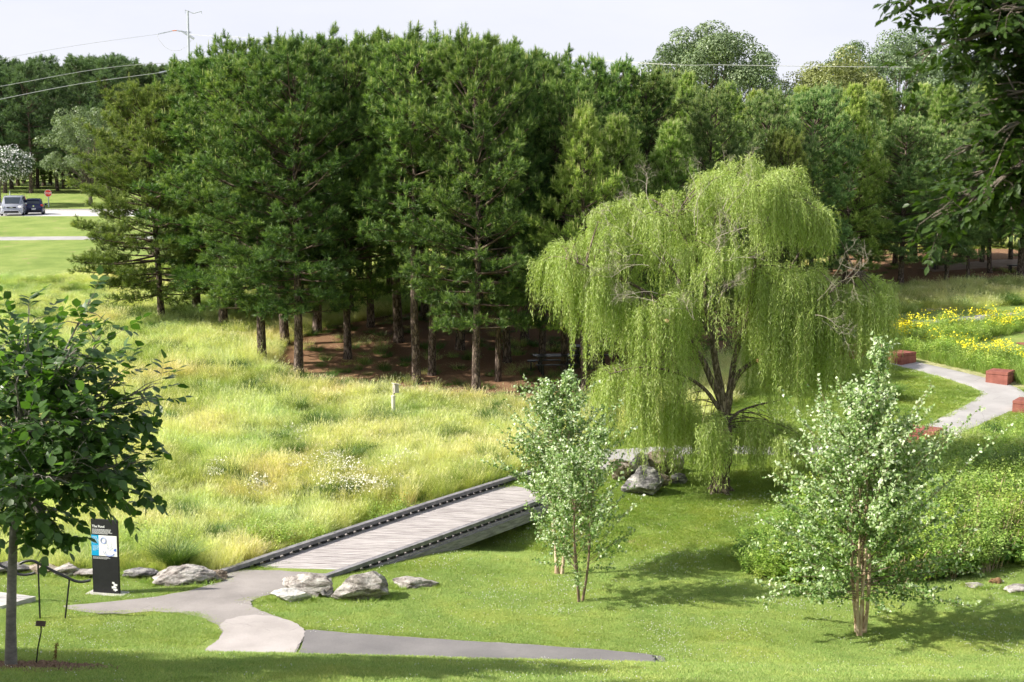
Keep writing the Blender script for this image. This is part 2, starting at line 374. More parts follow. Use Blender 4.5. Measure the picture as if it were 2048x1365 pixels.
M['concrete'] = surf('concrete', (0.42, 0.40, 0.38), (0.55, 0.53, 0.50), 5, 0.9, 0.2, 0.2, 60)
M['road'] = surf('pale_road', (0.50, 0.48, 0.46), (0.60, 0.58, 0.56), 0.4, 0.9, obj=False)
M['wood'] = surf('weathered_deck', (0.26, 0.23, 0.225), (0.53, 0.49, 0.475), 2.2, 0.85, 0.2, 0.3, 30, stretch=(0.6, 9, 9), obj=False)
M['wood_d'] = surf('dark_timber', (0.15, 0.145, 0.155), (0.27, 0.26, 0.27), 5, 0.8, 0.2, 0.4, 30)
M['wood_s'] = surf('grey_beam', (0.18, 0.17, 0.175), (0.36, 0.345, 0.35), 3, 0.85, 0.2, 0.3, 30, stretch=(1, 1, 6))
M['block'] = surf('red_concrete', (0.21, 0.075, 0.058), (0.33, 0.125, 0.095), 3, 0.85, 0.2, 0.2, 50)
M['black'] = surf('black_paint', (0.012, 0.012, 0.014), (0.02, 0.02, 0.024), 5, 0.35, 0.5)
M['blackm'] = surf('matt_black_panel', (0.012, 0.012, 0.015), (0.018, 0.018, 0.022), 12, 0.5, 0.35)
M['steel'] = surf('galvanised_steel', (0.42, 0.45, 0.48), (0.52, 0.55, 0.58), 3, 0.5, 0.5, metal=0.3)
M['white'] = surf('white_print', (0.8, 0.8, 0.8))
M['cyan'] = surf('cyan_print', (0.0, 0.33, 0.62))
M['blue'] = surf('blue_print', (0.10, 0.20, 0.62))
M['lblue'] = surf('pale_blue_print', (0.22, 0.30, 0.66))
M['red'] = surf('sign_red', (0.75, 0.05, 0.035), rough=0.5)
M['wire'] = surf('aluminium_wire', (0.6, 0.6, 0.55), rough=0.5)
M['porc'] = surf('grey_insulator', (0.35, 0.38, 0.42), (0.5, 0.53, 0.58), 3, 0.3, 0.5)
M['pvc'] = surf('cream_pvc', (0.70, 0.66, 0.52), (0.76, 0.72, 0.60), 5, 0.5)
M['bhwood'] = surf('grey_cedar', (0.45, 0.41, 0.37), (0.60, 0.55, 0.50), 12, 0.85, stretch=(1, 1, 0.2))
M['brown'] = surf('bronze_plate', (0.09, 0.06, 0.045), (0.13, 0.09, 0.07), 8, 0.5)
M['dark'] = surf('dark_hollow', (0.01, 0.01, 0.01))
M['mulch'] = surf('wood_mulch_chip', (0.16, 0.09, 0.055), (0.36, 0.24, 0.16), 30, 0.9, obj=False)
M['weed'] = surf('dry_dock_seed', (0.16, 0.07, 0.03), (0.25, 0.12, 0.05), 12, 0.9)
M['fur'] = surf('rabbit_fur', (0.20, 0.115, 0.06), (0.33, 0.20, 0.11), 40, 0.9, 0.1, 0.6, 120)
M['fur_p'] = surf('pale_rabbit_fur', (0.55, 0.48, 0.40), (0.65, 0.58, 0.5), 40, 0.9)
M['silver'] = surf('silver_paint', (0.42, 0.43, 0.47), rough=0.25, spec=0.6, metal=0.5)
M['navy'] = surf('navy_paint', (0.012, 0.018, 0.085), rough=0.2, spec=0.6)
M['glass'] = surf('car_glass', (0.03, 0.04, 0.05), rough=0.05, spec=0.9)
M['tyre'] = surf('tyre_rubber', (0.015, 0.015, 0.015), rough=0.8)
M['rim'] = surf('alloy_rim', (0.5, 0.5, 0.52), rough=0.3, metal=0.8)
M['lamp_w'] = surf('headlamp_lens', (0.8, 0.8, 0.82), rough=0.1, spec=0.8)
M['lamp_r'] = surf('tail_lens', (0.45, 0.05, 0.04), rough=0.15, spec=0.8)
M['chrome'] = surf('chrome_trim', (0.75, 0.75, 0.78), rough=0.15, metal=1)
M['trim'] = surf('grey_bumper', (0.03, 0.03, 0.035), rough=0.6)
# ------------------------------------------------------------------ zones (photo outline of each kind of ground, applied to real ground positions)
Z_MEADOW = [[(-3000, 560), (100, 556), (300, 520), (600, 500), (1200, 500), (1560, 476), (1750, 466), (5000, 470), (5000, 606), (2048, 609), (1780, 626), (1700, 640), (1560, 700),
             (1480, 790), (1400, 845), (1330, 866), (1215, 878), (1160, 905), (1110, 925), (1023, 948), (785, 1024), (443, 1143), (360, 1140), (-3000, 1140)]]
Z_FLOWER = [[(1700, 672), (1840, 655), (1970, 637), (5000, 600), (5000, 650), (2200, 652), (2048, 662), (1960, 680), (1930, 700), (1960, 716), (2048, 722), (2300, 740), (5000, 780), (5000, 810), (2060, 778),
             (1960, 762), (1850, 732), (1790, 705), (1730, 695)]]
Z_SHRUB = [[(1500, 1160), (1560, 1167), (1700, 1168), (1880, 1160), (1960, 1150), (2048, 1115), (2300, 1060), (5000, 1000), (5000, 840), (2150, 836), (2048, 850), (1960, 868), (1900, 892), (1840, 905),
            (1790, 935), (1720, 975), (1660, 1010), (1580, 1045), (1510, 1085), (1485, 1125)]]
Z_STRAW = [[(540, 738), (600, 768), (700, 778), (830, 792), (950, 800), (1100, 815), (1250, 800), (1350, 770), (1500, 700), (1560, 640), (1300, 605), (1000, 610), (850, 620), (640, 655), (560, 695)],
           [(1640, 566), (1760, 578), (1850, 574), (2100, 560), (2600, 550), (2600, 492), (1740, 500), (1650, 520)]]
Z_STEP = [[(-200, 1180), (75, 1190), (75, 1215), (-200, 1215)]]
def anyp(U, V, polys):
    r = np.zeros(np.shape(U), bool)
    for p in polys: r |= inpoly(U, V, p)
    return r
# path outlines: plaza polygon and ribbons, kept for masking vegetation
PLAZA = [(446, 1141), (560, 1143), (662, 1150), (662, 1172), (560, 1186), (515, 1198), (500, 1206), (506, 1216), (520, 1224), (560, 1238), (592, 1250), (610, 1262), (608, 1275), (596, 1303), (405, 1303), (438, 1283), (446, 1266),
         (436, 1252), (400, 1236), (360, 1228), (300, 1225), (250, 1230), (200, 1230), (130, 1220), (128, 1214), (220, 1206), (310, 1196), (380, 1183), (450, 1163)]
def cat(pts, n=10):
    P = [np.array(p, float) for p in pts]; P = [2 * P[0] - P[1]] + P + [2 * P[-1] - P[-2]]; o = []
    for i in range(1, len(P) - 2):
        for k in range(n):
            t = k / n; a, b, c, d = P[i - 1:i + 3]
            o.append(0.5 * ((2 * b) + (-a + c) * t + (2 * a - 5 * b + 4 * c - d) * t * t + (-a + 3 * b - 3 * c + d) * t ** 3))
    o.append(P[-2]); return np.array(o)
RIBS = []
def ribbon(name, px, widths, mat, lift=0.02, dmin=25, label=None, n=10):
    P = np.array([list(at(x, y, dmin)) for x, y in px]); C = cat(P[:, :2], n); W = np.interp(np.linspace(0, 1, len(C)), np.linspace(0, 1, len(px)), widths)
    T = norm(np.gradient(C, axis=0)); Nn = np.stack([-T[:, 1], T[:, 0]], 1)
    RIBS.append((C, W)); K = 9; V = []
    edge = np.array([sum(math.sin(i * f + p) for f, p in ((0.9, 1), (2.3, 4), (0.31, 2))) * 0.02 for i in range(len(C))])
    for k in range(K):
        s = (k / (K - 1) - 0.5) * (1 + (edge if k in (0, K - 1) else 0))
        Q = C + Nn * (W * s)[:, None]; z = zt(Q[:, 0], Q[:, 1]) + lift - (0.10 if k in (0, K - 1) else 0)
        V.append(np.column_stack([Q, z]))
    V = np.array(V); m = len(C); i = np.arange(K - 1)[:, None] * m; j = np.arange(m - 1)[None]
    Fq = np.stack([i + j, i + j + 1, i + m + j + 1, i + m + j], -1).reshape(-1, 4)
    o = mobj(name, raw_mesh(name, V.reshape(-1, 3), [Fq], mat, smooth=True)); tag(o, kind='structure'); return o
def build_ground():
    xs = np.concatenate([-np.geomspace(38, 900, 34)[::-1], np.arange(-37.5, 37.51, 0.27), np.geomspace(38, 900, 34)])
    ys = np.concatenate([np.linspace(-80, 10, 10), np.arange(11, 90, 0.27), np.geomspace(90.3, 200, 90), np.geomspace(204, 1150, 30)])
    X, Y = np.meshgrid(xs, ys); Zz = zt(X, Y)
    nx, ny = len(xs), len(ys)
    V = np.stack([X, Y, Zz], -1).reshape(-1, 3)
    i = np.arange(ny - 1)[:, None] * nx; j = np.arange(nx - 1)[None]
    Fq = np.stack([i + j, i + j + 1, i + nx + j + 1, i + nx + j], -1).reshape(-1, 4)
    me = raw_mesh('ground', V, [Fq], M['ground'], smooth=True)
    U, W, w = project(V[:, 0], V[:, 1], V[:, 2]); ok = (w > 25)
    c = np.zeros((len(V), 4), np.float32)
    c[:, 0] = ok & (anyp(U, W, Z_MEADOW) | anyp(U, W, Z_FLOWER)); c[:, 1] = ok & anyp(U, W, Z_STRAW); c[:, 2] = ok & anyp(U, W, Z_SHRUB); c[:, 3] = 1
    a = me.attributes.new('zone', 'FLOAT_COLOR', 'POINT'); a.data.foreach_set('color', c.ravel())
    g = mobj('ground', me); tag(g, kind='structure')
def ground_mat():
    m, nt, out = nmat('ground_cover')
    g = N(nt, 'ShaderNodeNewGeometry'); p = g.outputs['Position']
    a = N(nt, 'ShaderNodeAttribute', attribute_name='zone'); sp = N(nt, 'ShaderNodeSeparateColor'); L(nt, a.outputs['Color'], sp.inputs[0])
    n1 = noisen(nt, p, 0.45, 5, 0.6); n2 = noisen(nt, p, 3.0, 5, 0.7); n3 = noisen(nt, p, 22, 4, 0.75)
    lawn = ramp(nt, n1, [(0.35, (0.20, 0.28, 0.07, 1)), (0.5, (0.26, 0.34, 0.09, 1)), (0.66, (0.33, 0.39, 0.12, 1))])
    lawn = mix(nt, 0.6, lawn, ramp(nt, n3, [(0.3, (0.5, 0.55, 0.5, 1)), (0.7, (1.3, 1.25, 1.2, 1))]), 'MULTIPLY')
    bare = mathn(nt, 'MULTIPLY', mathn(nt, 'GREATER_THAN', noisen(nt, p, 0.9, 3), 0.64), mathn(nt, 'GREATER_THAN', n2, 0.5))
    lawn = mix(nt, mathn(nt, 'MULTIPLY', bare, 0.6), lawn, (0.33, 0.25, 0.15, 1))
    mead = ramp(nt, n2, [(0.35, (0.27, 0.29, 0.12, 1)), (0.6, (0.48, 0.45, 0.24, 1))])
    straw = ramp(nt, n3, [(0.3, (0.17, 0.095, 0.055, 1)), (0.55, (0.30, 0.175, 0.10, 1)), (0.72, (0.44, 0.29, 0.18, 1))])
    sfac = mathn(nt, 'ADD', sp.outputs['Green'], mathn(nt, 'MULTIPLY', mathn(nt, 'SUBTRACT', n2, 0.5), 1.2))
    sfac = mathn(nt, 'GREATER_THAN', sfac, 0.5)
    shr = ramp(nt, n2, [(0.35, (0.05, 0.06, 0.02, 1)), (0.6, (0.13, 0.11, 0.05, 1))])
    c = mix(nt, sp.outputs['Red'], lawn, mead); c = mix(nt, sp.outputs['Blue'], c, shr); c = mix(nt, mathn(nt, 'MULTIPLY', sfac, mathn(nt, 'GREATER_THAN', sp.outputs['Green'], 0.01)), c, straw)
    b = N(nt, 'ShaderNodeBsdfPrincipled'); b.inputs['Roughness'].default_value = 0.95; b.inputs['Specular IOR Level'].default_value = 0.1
    L(nt, c, b.inputs['Base Color'])
    bp = N(nt, 'ShaderNodeBump'); bp.inputs['Strength'].default_value = 0.8; bp.inputs['Distance'].default_value = 0.06
    L(nt, n3, bp.inputs['Height']); L(nt, bp.outputs[0], b.inputs['Normal']); L(nt, b.outputs[0], out.inputs[0]); return m
M['ground'] = ground_mat()
build_ground()
# plaza of worn asphalt: real outline on the ground
def sheet(name, pix, mat, lift, near_y=None, dens=0.25):
    P = []
    n = len(pix)
    for i in range(n):
        a, b = pix[i], pix[(i + 1) % n]
        for k in range(4): P.append((a[0] + (b[0] - a[0]) * k / 4, a[1] + (b[1] - a[1]) * k / 4))
    W = []
    for x, y in P:
        if near_y is not None and (y > 1325 or (y > 1298 and x < 1000)):
            q = at(x, 1303, 25); W.append((q.x - (0.0), near_y))
        else:
            q = at(x, y, 25); W.append((q.x, q.y))
    xs = np.array([w[0] for w in W]); ys = np.array([w[1] for w in W])
    bm = bmesh.new()
    vs = [bm.verts.new((x + random.uniform(-.02, .02), y + random.uniform(-.02, .02), 0)) for x, y in W]
    f = bm.faces.new(vs); bmesh.ops.triangulate(bm, faces=[f])
    for _ in range(2): bmesh.ops.subdivide_edges(bm, edges=[e for e in bm.edges if e.calc_length() > 0.5], cuts=1)
    bmesh.ops.triangulate(bm, faces=bm.faces)
    for ax, rg in ((0, np.arange(math.floor(xs.min()), xs.max(), 0.4)), (1, np.arange(math.floor(ys.min()), ys.max(), 0.4))):
        for c in rg:
            co = Vector((c, 0, 0)) if ax == 0 else Vector((0, c, 0)); no = Vector((1, 0, 0)) if ax == 0 else Vector((0, 1, 0))
            bmesh.ops.bisect_plane(bm, geom=bm.verts[:] + bm.edges[:] + bm.faces[:], plane_co=co, plane_no=no)
    for v in bm.verts: v.co.z = float(zt(v.co.x, v.co.y)) + lift
    me = bpy.data.meshes.new(name); bm.to_mesh(me); bm.free(); me.materials.append(mat)
    for p in me.polygons: p.use_smooth = True
    bmn = np.zeros(len(me.polygons) * 3); me.polygons.foreach_get('normal', bmn)
    if bmn[2::3].mean() < 0: me.flip_normals()
    o = mobj(name, me); tag(o, kind='structure'); return W
PW = sheet('path', PLAZA, M['asphalt'], 0.022, near_y=26.5)
PW2 = sheet('path', [(447, 1266), (440, 1254), (452, 1243), (478, 1236), (510, 1233), (545, 1235), (575, 1243), (594, 1251), (606, 1259), (610, 1267), (607, 1278), (600, 1290), (590, 1303), (408, 1303), (428, 1290), (440, 1280)], M['asphalt_l'], 0.030, near_y=26.6)
PW3 = sheet('path', [(611, 1262), (640, 1263), (700, 1269), (800, 1276), (900, 1283), (1000, 1288), (1100, 1295), (1200, 1302), (1280, 1309), (1330, 1316), (1330, 1340), (1100, 1340), (600, 1303), (609, 1276)], M['asphalt_d'], 0.026, near_y=26.5)
for W in (PW, PW3): RIBS.append(('poly', W))
ribbon('path', [(1150, 938), (1215, 915), (1330, 902), (1450, 900), (1600, 902), (1750, 892), (1850, 874), (1935, 835), (2000, 803), (1998, 780), (1920, 754), (1830, 732), (1760, 715), (1700, 700), (1668, 684), (1700, 664), (1800, 651), (1900, 643), (2000, 634), (2100, 627), (2300, 612)],
       [2.3, 2.0, 1.6, 1.5, 1.6, 1.7, 1.8, 2.0, 2.3, 2.2, 1.8, 1.6, 1.6, 1.7, 1.9, 2.0, 1.9, 1.8, 1.8, 1.8, 1.8], M['gravel'], 0.022)
ribbon('path', [(-500, 478), (-100, 478), (100, 477.5), (300, 477), (480, 474), (700, 470)], [1.9] * 6, M['gravel'], 0.05)
ribbon('path', [(1500, 489), (1640, 487), (1700, 486), (1800, 485), (1900, 484)], [1.9] * 5, M['gravel'], 0.05)
ribbon('path', [(1850, 541), (1950, 531), (2050, 526), (2200, 522), (2500, 515)], [1.6, 2.6, 3.6, 4.5, 4.5], surf('tan_dust', (0.36, 0.26, 0.19), (0.46, 0.34, 0.26), 2, 0.9, obj=False), 0.04)
# road with kerb
def strip(name, y0, y1, z0, mat, h=0.0, x0=-160, x1=2):
    mb = MB(); xs = np.linspace(x0, x1, 40)
    V = [(x, y, z0 + h) for y in (y0, y1) for x in xs] + [(x, y, z0 - 0.15) for y in (y0, y1) for x in xs]; n = 40
    fs = [[i, i + 1, n + i + 1, n + i] for i in range(n - 1)] + [[2 * n + i, 2 * n + i + 1, i + 1, i] for i in range(n - 1)] + [[3 * n + i + 1, 3 * n + i, n + i, n + i + 1] for i in range(n - 1)]
    mb.add(V, fs); o = mb.build(name, mat); tag(o, kind='structure'); return o
ROADZ = ZC - 4.05
strip('road', 122.5, 141.6, ROADZ, M['road'], 0.05)
strip('kerb', 141.6, 141.9, ROADZ, M['concrete'], 0.19)
def on_path(X, Y, grow=0.0):
    r = np.zeros(np.shape(X), bool)
    for it in RIBS:
        if isinstance(it[0], str): r |= inpoly(X, Y, it[1])
        else:
            C, W = it
            d2 = np.full(np.shape(X), 1e9)
            for c, w in zip(C[::2], W[::2]): d2 = np.minimum(d2, (X - c[0]) ** 2 + (Y - c[1]) ** 2 - (w / 2 + grow) ** 2)
            r |= d2 < 0
    return r
# ------------------------------------------------------------------ grass and undergrowth (uncountable, instanced)
def gn_scatter(name, protos, P, rot, scl, idx, label, category):
    me = bpy.data.meshes.new(name); P = np.asarray(P, np.float32); n = len(P)
    me.vertices.add(n); me.vertices.foreach_set('co', P.ravel())
    a = me.attributes.new('rot', 'FLOAT_VECTOR', 'POINT'); a.data.foreach_set('vector', np.asarray(rot, np.float32).ravel())
    a = me.attributes.new('scl', 'FLOAT_VECTOR', 'POINT'); a.data.foreach_set('vector', np.asarray(scl, np.float32).ravel())
    a = me.attributes.new('idx', 'INT', 'POINT'); a.data.foreach_set('value', np.asarray(idx, np.int32))
    me.update(); o = mobj(name, me); tag(o, label, category, kind='stuff')
    c = bpy.data.collections.new(name + '_kinds')
    for p in protos: c.objects.link(p)
    ng = bpy.data.node_groups.new(name + '_nodes', 'GeometryNodeTree')
    ng.interface.new_socket('Geometry', in_out='INPUT', socket_type='NodeSocketGeometry'); ng.interface.new_socket('Geometry', in_out='OUTPUT', socket_type='NodeSocketGeometry')
    gi = ng.nodes.new('NodeGroupInput'); go = ng.nodes.new('NodeGroupOutput')
    ci = ng.nodes.new('GeometryNodeCollectionInfo'); ci.inputs['Collection'].default_value = c
    ci.inputs['Separate Children'].default_value = True; ci.inputs['Reset Children'].default_value = True
    ip = ng.nodes.new('GeometryNodeInstanceOnPoints'); ip.inputs['Pick Instance'].default_value = True
    def att(nm, t):
        q = ng.nodes.new('GeometryNodeInputNamedAttribute'); q.data_type = t; q.inputs['Name'].default_value = nm
        return next(s for s in q.outputs if s.enabled and s.name == 'Attribute')
    er = ng.nodes.new('FunctionNodeEulerToRotation')
    ng.links.new(att('rot', 'FLOAT_VECTOR'), er.inputs[0]); ng.links.new(er.outputs[0], ip.inputs['Rotation'])
    ng.links.new(att('scl', 'FLOAT_VECTOR'), ip.inputs['Scale']); ng.links.new(att('idx', 'INT'), ip.inputs['Instance Index'])
    ng.links.new(gi.outputs[0], ip.inputs['Points']); ng.links.new(ci.outputs[0], ip.inputs['Instance']); ng.links.new(ip.outputs[0], go.inputs[0])
    md = o.modifiers.new('scatter', 'NODES'); md.node_group = ng
    return o
def blades(n, rad, h, w, lean, R, curve=0.5, tint=(0, 1), seed_frac=0.0, seg=2):
    """curved grass blades -> V, faces, tint"""
    r = rad * np.sqrt(R.uniform(0, 1, n)); a = R.uniform(0, 2 * PI, n)
    B = np.stack([r * np.cos(a), r * np.sin(a), np.zeros(n)], 1)
    a2 = a + R.normal(0, 0.9, n); H = h * R.uniform(0.55, 1.1, n); ln = lean * R.uniform(0.2, 1.2, n) * H
    D = np.stack([np.cos(a2), np.sin(a2), np.zeros(n)], 1); S = np.stack([-np.sin(a2 + R.normal(0, .6, n)), np.cos(a2 + R.normal(0, .6, n)), np.zeros(n)], 1)
    W = w * R.uniform(0.6, 1.2, n)
    lv = []
    for k in range(seg + 1):
        t = k / seg; c = B + D * (ln * (t ** (1 + curve)))[:, None]; c[:, 2] += H * (t - 0.25 * lean * t * t)
        lv.append((c, W * (1 - 0.75 * t)))
    V = []
    for k in range(seg): c, ww = lv[k]; V += [c - S * ww[:, None] / 2, c + S * ww[:, None] / 2]
    V.append(lv[seg][0]); V = np.stack(V, 1); m = 2 * seg + 1
    off = (np.arange(n) * m)[:, None]
    Q = [off + np.array([[2 * k, 2 * k + 1, 2 * k + 3, 2 * k + 2]]) for k in range(seg - 1)]
    T = off + np.array([[2 * seg - 2, 2 * seg - 1, 2 * seg]])
    tn = np.repeat(np.clip(R.uniform(tint[0], tint[1], n), 0, 1), m)
    bag = Bag(); bag.add(V.reshape(-1, 3), [np.concatenate(Q)] if Q else [], tn) if False else None
    bag = Bag(); bag.add(V.reshape(-1, 3), ([np.concatenate(Q)] if Q else []) + [T], tn)
    if seed_frac > 0:
        k = int(n * seed_frac); tp = lv[seg][0][:k]; d = norm(tp - lv[seg - 1][0][:k]); e = S[:k]
        L1 = 0.10 * R.uniform(.7, 1.3, k)[:, None]
        VV = np.stack([tp - d * L1 * .4, tp + e * 0.006, tp + d * L1, tp - e * 0.006], 1).reshape(-1, 3)
        bag.add(VV, [(np.arange(k) * 4)[:, None] + np.array([[0, 1, 2, 3]])], np.repeat(R.uniform(0.8, 1, k), 4))
    return bag
def proto(name, bag, mat): return mobj(name, bag.mesh(name, mat), link=False)
def cand(n, poly_px_bbox, d0, d1, R, power=1.0):
    """random ground points seen through the frame (plus a margin), denser near"""
    u = R.uniform(poly_px_bbox[0], poly_px_bbox[1], n)
    Y = d0 * (d1 / d0) ** (R.uniform(0, 1, n) ** power)
    X = (u - 1024) / F * Y * 1.0
    return X, Y
R1 = np.random.default_rng(11)
BR_C = np.array([(-6.0, 35.3), (-1.85, 39.7), (2.3, 45.8)])
def on_bridge(X, Y, g=0.15):
    # parallelogram footprint of the deck
    l = [(-7.3, 35.5), (-3.35, 39.5), (-0.05, 44), (1.35, 46)]; r = [(3.3, 45.6), (-0.3, 39.8), (-4.6, 35.2)]
    return inpoly(X, Y, [(x - g, y + g) for x, y in l] + [(x + g, y - g) for x, y in r])
def vis(X, Y, polys, dmin=25):
    Z = zt(X, Y); U, V, w = project(X, Y, Z); return anyp(U, V, polys), Z, U, V

# lawn
lawn_protos = [proto('lawn_patch_%d' % i, blades(230, 0.30, 0.055, 0.011, 0.9, R1, seg=1, tint=(0, 0.9)), M['lawn']) for i in range(4)]
def cloverproto(i):
    b = Bag(); k = 5; P = np.stack([R1.uniform(-.25, .25, k), R1.uniform(-.25, .25, k), np.full(k, .05)], 1)
    TV = np.array([(-.5, 0, 0), (0, -.5, 0), (.5, 0, 0), (0, .5, 0), (0, 0, .5), (0, 0, -.5)], float); TF = [np.array([[0, 1, 4], [1, 2, 4], [2, 3, 4], [3, 0, 4], [1, 0, 5], [2, 1, 5], [3, 2, 5], [0, 3, 5]])]
    V, FS = scatter(TV, TF, P, frames(np.tile([0, 0, 1.], (k, 1)), R=R1), np.full(k, .019)); b.add(V, FS, 0.5)
    return proto('lawn_patch_clover_%d' % i, b, M['clover'])
X, Y = cand(60000, (-80, 2130), 14.5, 62, R1, 0.62)
Z = zt(X, Y); U, V, w = project(X, Y, Z)
hid = (Y > 20.6) & (Y < 26.3); bare_ = np.array([noise.noise(Vector((x * .55, y * .8, 4))) + .35 * noise.noise(Vector((x * 2.5, y * 3, 4))) for x, y in zip(X, Y)]); hid |= (bare_ > .54)
ok = ~(anyp(U, V, Z_MEADOW) & (Y > 28)) & ~(anyp(U, V, Z_SHRUB) & (Y > 28)) & ~(anyp(U, V, Z_FLOWER) & (Y > 28)) & ~on_path(X + R1.normal(0, .07, len(X)), Y + R1.normal(0, .07, len(X))) & ~hid & ~(on_bridge(X, Y, -.1))
ok &= ~(anyp(U, V, Z_STEP) & (Y > 27)); mq = near_at(62, 1337); ok &= ~(((X - mq.x) / .95) ** 2 + ((Y - mq.y) / .6) ** 2 < 1.0)
X, Y, Z = X[ok], Y[ok], Z[ok]
n = len(X); print('lawn patches', n)
nearf = (Y < 21)
sl = np.arctan(-0.0 * X)
cl = R1.uniform(0, 1, n) < np.where((np.sin(X * 0.9 + 1) * np.sin(Y * 0.8) > 0.25), 0.12, 0.02)
idx = np.where(cl, 4 + R1.integers(0, 2, n), R1.integers(0, 4, n))
sc = np.clip(Y / 30, 0.8, 1.6)[:, None] * np.array([[1, 1, 0.8]]) * R1.uniform(.85, 1.15, (n, 1))
pitchx = np.arctan(np.interp(Y, _yd[:-1], np.diff(_zd) / 0.1))
protos = lawn_protos + [cloverproto(0), cloverproto(1)]
for i, p in enumerate(protos): p.name = 'gk_%02d' % i
gn_scatter('lawn_grass', protos, np.stack([X, Y, Z - 0.004], 1), np.stack([np.zeros(n), np.zeros(n), R1.uniform(0, 6.28, n)], 1), np.where(cl[:, None], np.clip(Y / 30, .8, 1.3)[:, None] * np.ones((1, 3)), sc), idx,
           'short mown green lawn grass dotted with white clover', 'grass')
# meadow
mp = []
for i in range(4): mp.append(blades(150, 0.30, 0.58, 0.009, 0.6, R1, tint=(0.2, 0.95), seed_frac=0.4))
for i in range(2): mp.append(blades(150, 0.28, 0.60, 0.010, 0.5, R1, tint=(0.0, 0.5), seed_frac=0.1))
mp.append(blades(90, 0.26, 0.85, 0.011, 0.35, R1, tint=(0.6, 1.0), seed_frac=0.8))
mp = [proto('mk_%02d' % i, b, M['meadow']) for i, b in enumerate(mp)]
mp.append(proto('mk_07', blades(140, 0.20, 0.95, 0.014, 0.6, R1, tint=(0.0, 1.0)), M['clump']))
X, Y = cand(66000, (-120, 2160), 34.5, 104, R1, 0.85)
inm, Z, U, V = vis(X, Y, Z_MEADOW)
st = anyp(U, V, Z_STRAW)
ok = inm & ~on_path(X, Y, 0.3) & ~on_bridge(X, Y, .25) & (~st | (R1.uniform(0, 1, len(X)) < 0.045))
X, Y, Z, U, V, st = X[ok], Y[ok], Z[ok], U[ok], V[ok], st[ok]; n = len(X); print('meadow tufts', n)
pat = np.array([noise.noise(Vector((x * 0.35, y * 0.25, 3))) for x, y in zip(X, Y)]); pat2 = np.array([noise.noise(Vector((x * 0.9, y * 0.7, 9))) for x, y in zip(X, Y)])
idx = R1.integers(0, 4, n); idx = np.where(pat < -0.12, R1.integers(4, 6, n), idx); idx = np.where((pat > 0.2) & (R1.uniform(0, 1, n) < .5), 6, idx)
rr_ = R1.uniform(0, 1, n); idx = np.where(rr_ < .13, R1.integers(4, 6, n), idx); idx = np.where(rr_ > .95, 6, idx); idx = np.where((pat2 > 0.40) | ((rr_ > .93) & (rr_ < .95)), 7, idx); pat3 = np.array([noise.noise(Vector((x * 1.6, y * 1.3, 5))) for x, y in zip(X, Y)])
grove_edge = (V > 700) & (V < 800) & (U > 560) & (U < 1200) & (V > 735 + (U - 600) * 0.07 - 12) & (V < 775 + (U - 600) * 0.07)
idx = np.where((grove_edge | st) & (R1.uniform(0, 1, n) < .6), 7, idx)  # darker green grass clumps fringe the grove and its needle floor
s = np.clip(0.5 + Y / 95, 0.8, 1.6) * R1.uniform(.65, 1.2, n); hs = (1 + .8 * pat3) * np.where(Y > 66, 0.5, 0.74) * np.where(st, 0.6, 1) * np.where(idx == 7, .75, 1)
hs = np.where((U < 500) & (V < 600), hs * 0.7, hs)
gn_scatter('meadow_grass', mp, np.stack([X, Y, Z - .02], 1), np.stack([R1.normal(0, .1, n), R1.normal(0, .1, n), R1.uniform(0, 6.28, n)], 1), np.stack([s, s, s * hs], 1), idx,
           'tall uncut yellow green meadow grass with pale seed heads', 'grass')
# white and yellow meadow flowers
def flowerproto(name, k, r, h, fs, mat_i):
    b = Bag(); ang = R1.uniform(0, 6.28, k); rr = r * np.sqrt(R1.uniform(0, 1, k)); P = np.stack([rr * np.cos(ang), rr * np.sin(ang), h * R1.uniform(.75, 1.05, k)], 1)
    TV = np.array([(-.5, -.2, 0), (0, -.5, .1), (.5, -.2, 0), (.35, .4, 0), (-.35, .4, .05), (0, 0, .25)], float); TF = [np.array([[0, 1, 5], [1, 2, 5], [2, 3, 5], [3, 4, 5], [4, 0, 5]])]
    V, FS = scatter(TV, TF, P, frames(norm(R1.normal(0, .5, (k, 3)) + [-.4, -.3, 1]), R=R1), fs * R1.uniform(.7, 1.3, k)); b.add(V, FS, 0.5)
    return proto(name, b, mat_i)
def place(name, protos, cx, n, label, category, smin=.8, smax=1.2, zoff=0, keep=None):
    """cx: list of (px,py,rx,ry,weight)"""
    w = np.array([c[4] for c in cx], float); w /= w.sum(); ch = R1.choice(len(cx), n, p=w); P = []
    for i in ch:
        c = cx[i]; u = R1.normal(c[0], c[2] * .55); v = R1.normal(c[1], c[3] * .55); q = at(u, v, 27); P.append((q.x, q.y, q.z + zoff))
    P = np.array(P); k = ~on_path(P[:, 0], P[:, 1], 0.25) & ~on_bridge(P[:, 0], P[:, 1]); P = P[k]; n = len(P); s = R1.uniform(smin, smax, n)
    return gn_scatter(name, protos, P, np.stack([R1.normal(0, .06, n), R1.normal(0, .06, n), R1.uniform(0, 6.28, n)], 1), np.stack([s, s, s], 1), R1.integers(0, len(protos), n), label, category)
place('white_wildflowers', [flowerproto('wk_0', 26, .30, .52, .035, M['wflower']), flowerproto('wk_1', 16, .25, .45, .03, M['wflower'])],
      [(660, 955, 70, 40, 4), (740, 985, 55, 25, 3), (800, 935, 30, 12, 1), (430, 960, 25, 15, 1), (520, 1000, 30, 15, 1), (600, 890, 60, 20, 1), (690, 1000, 90, 16, 1.5)], 125,
      'loose patches of tiny white wildflowers in the meadow grass', 'flowers')
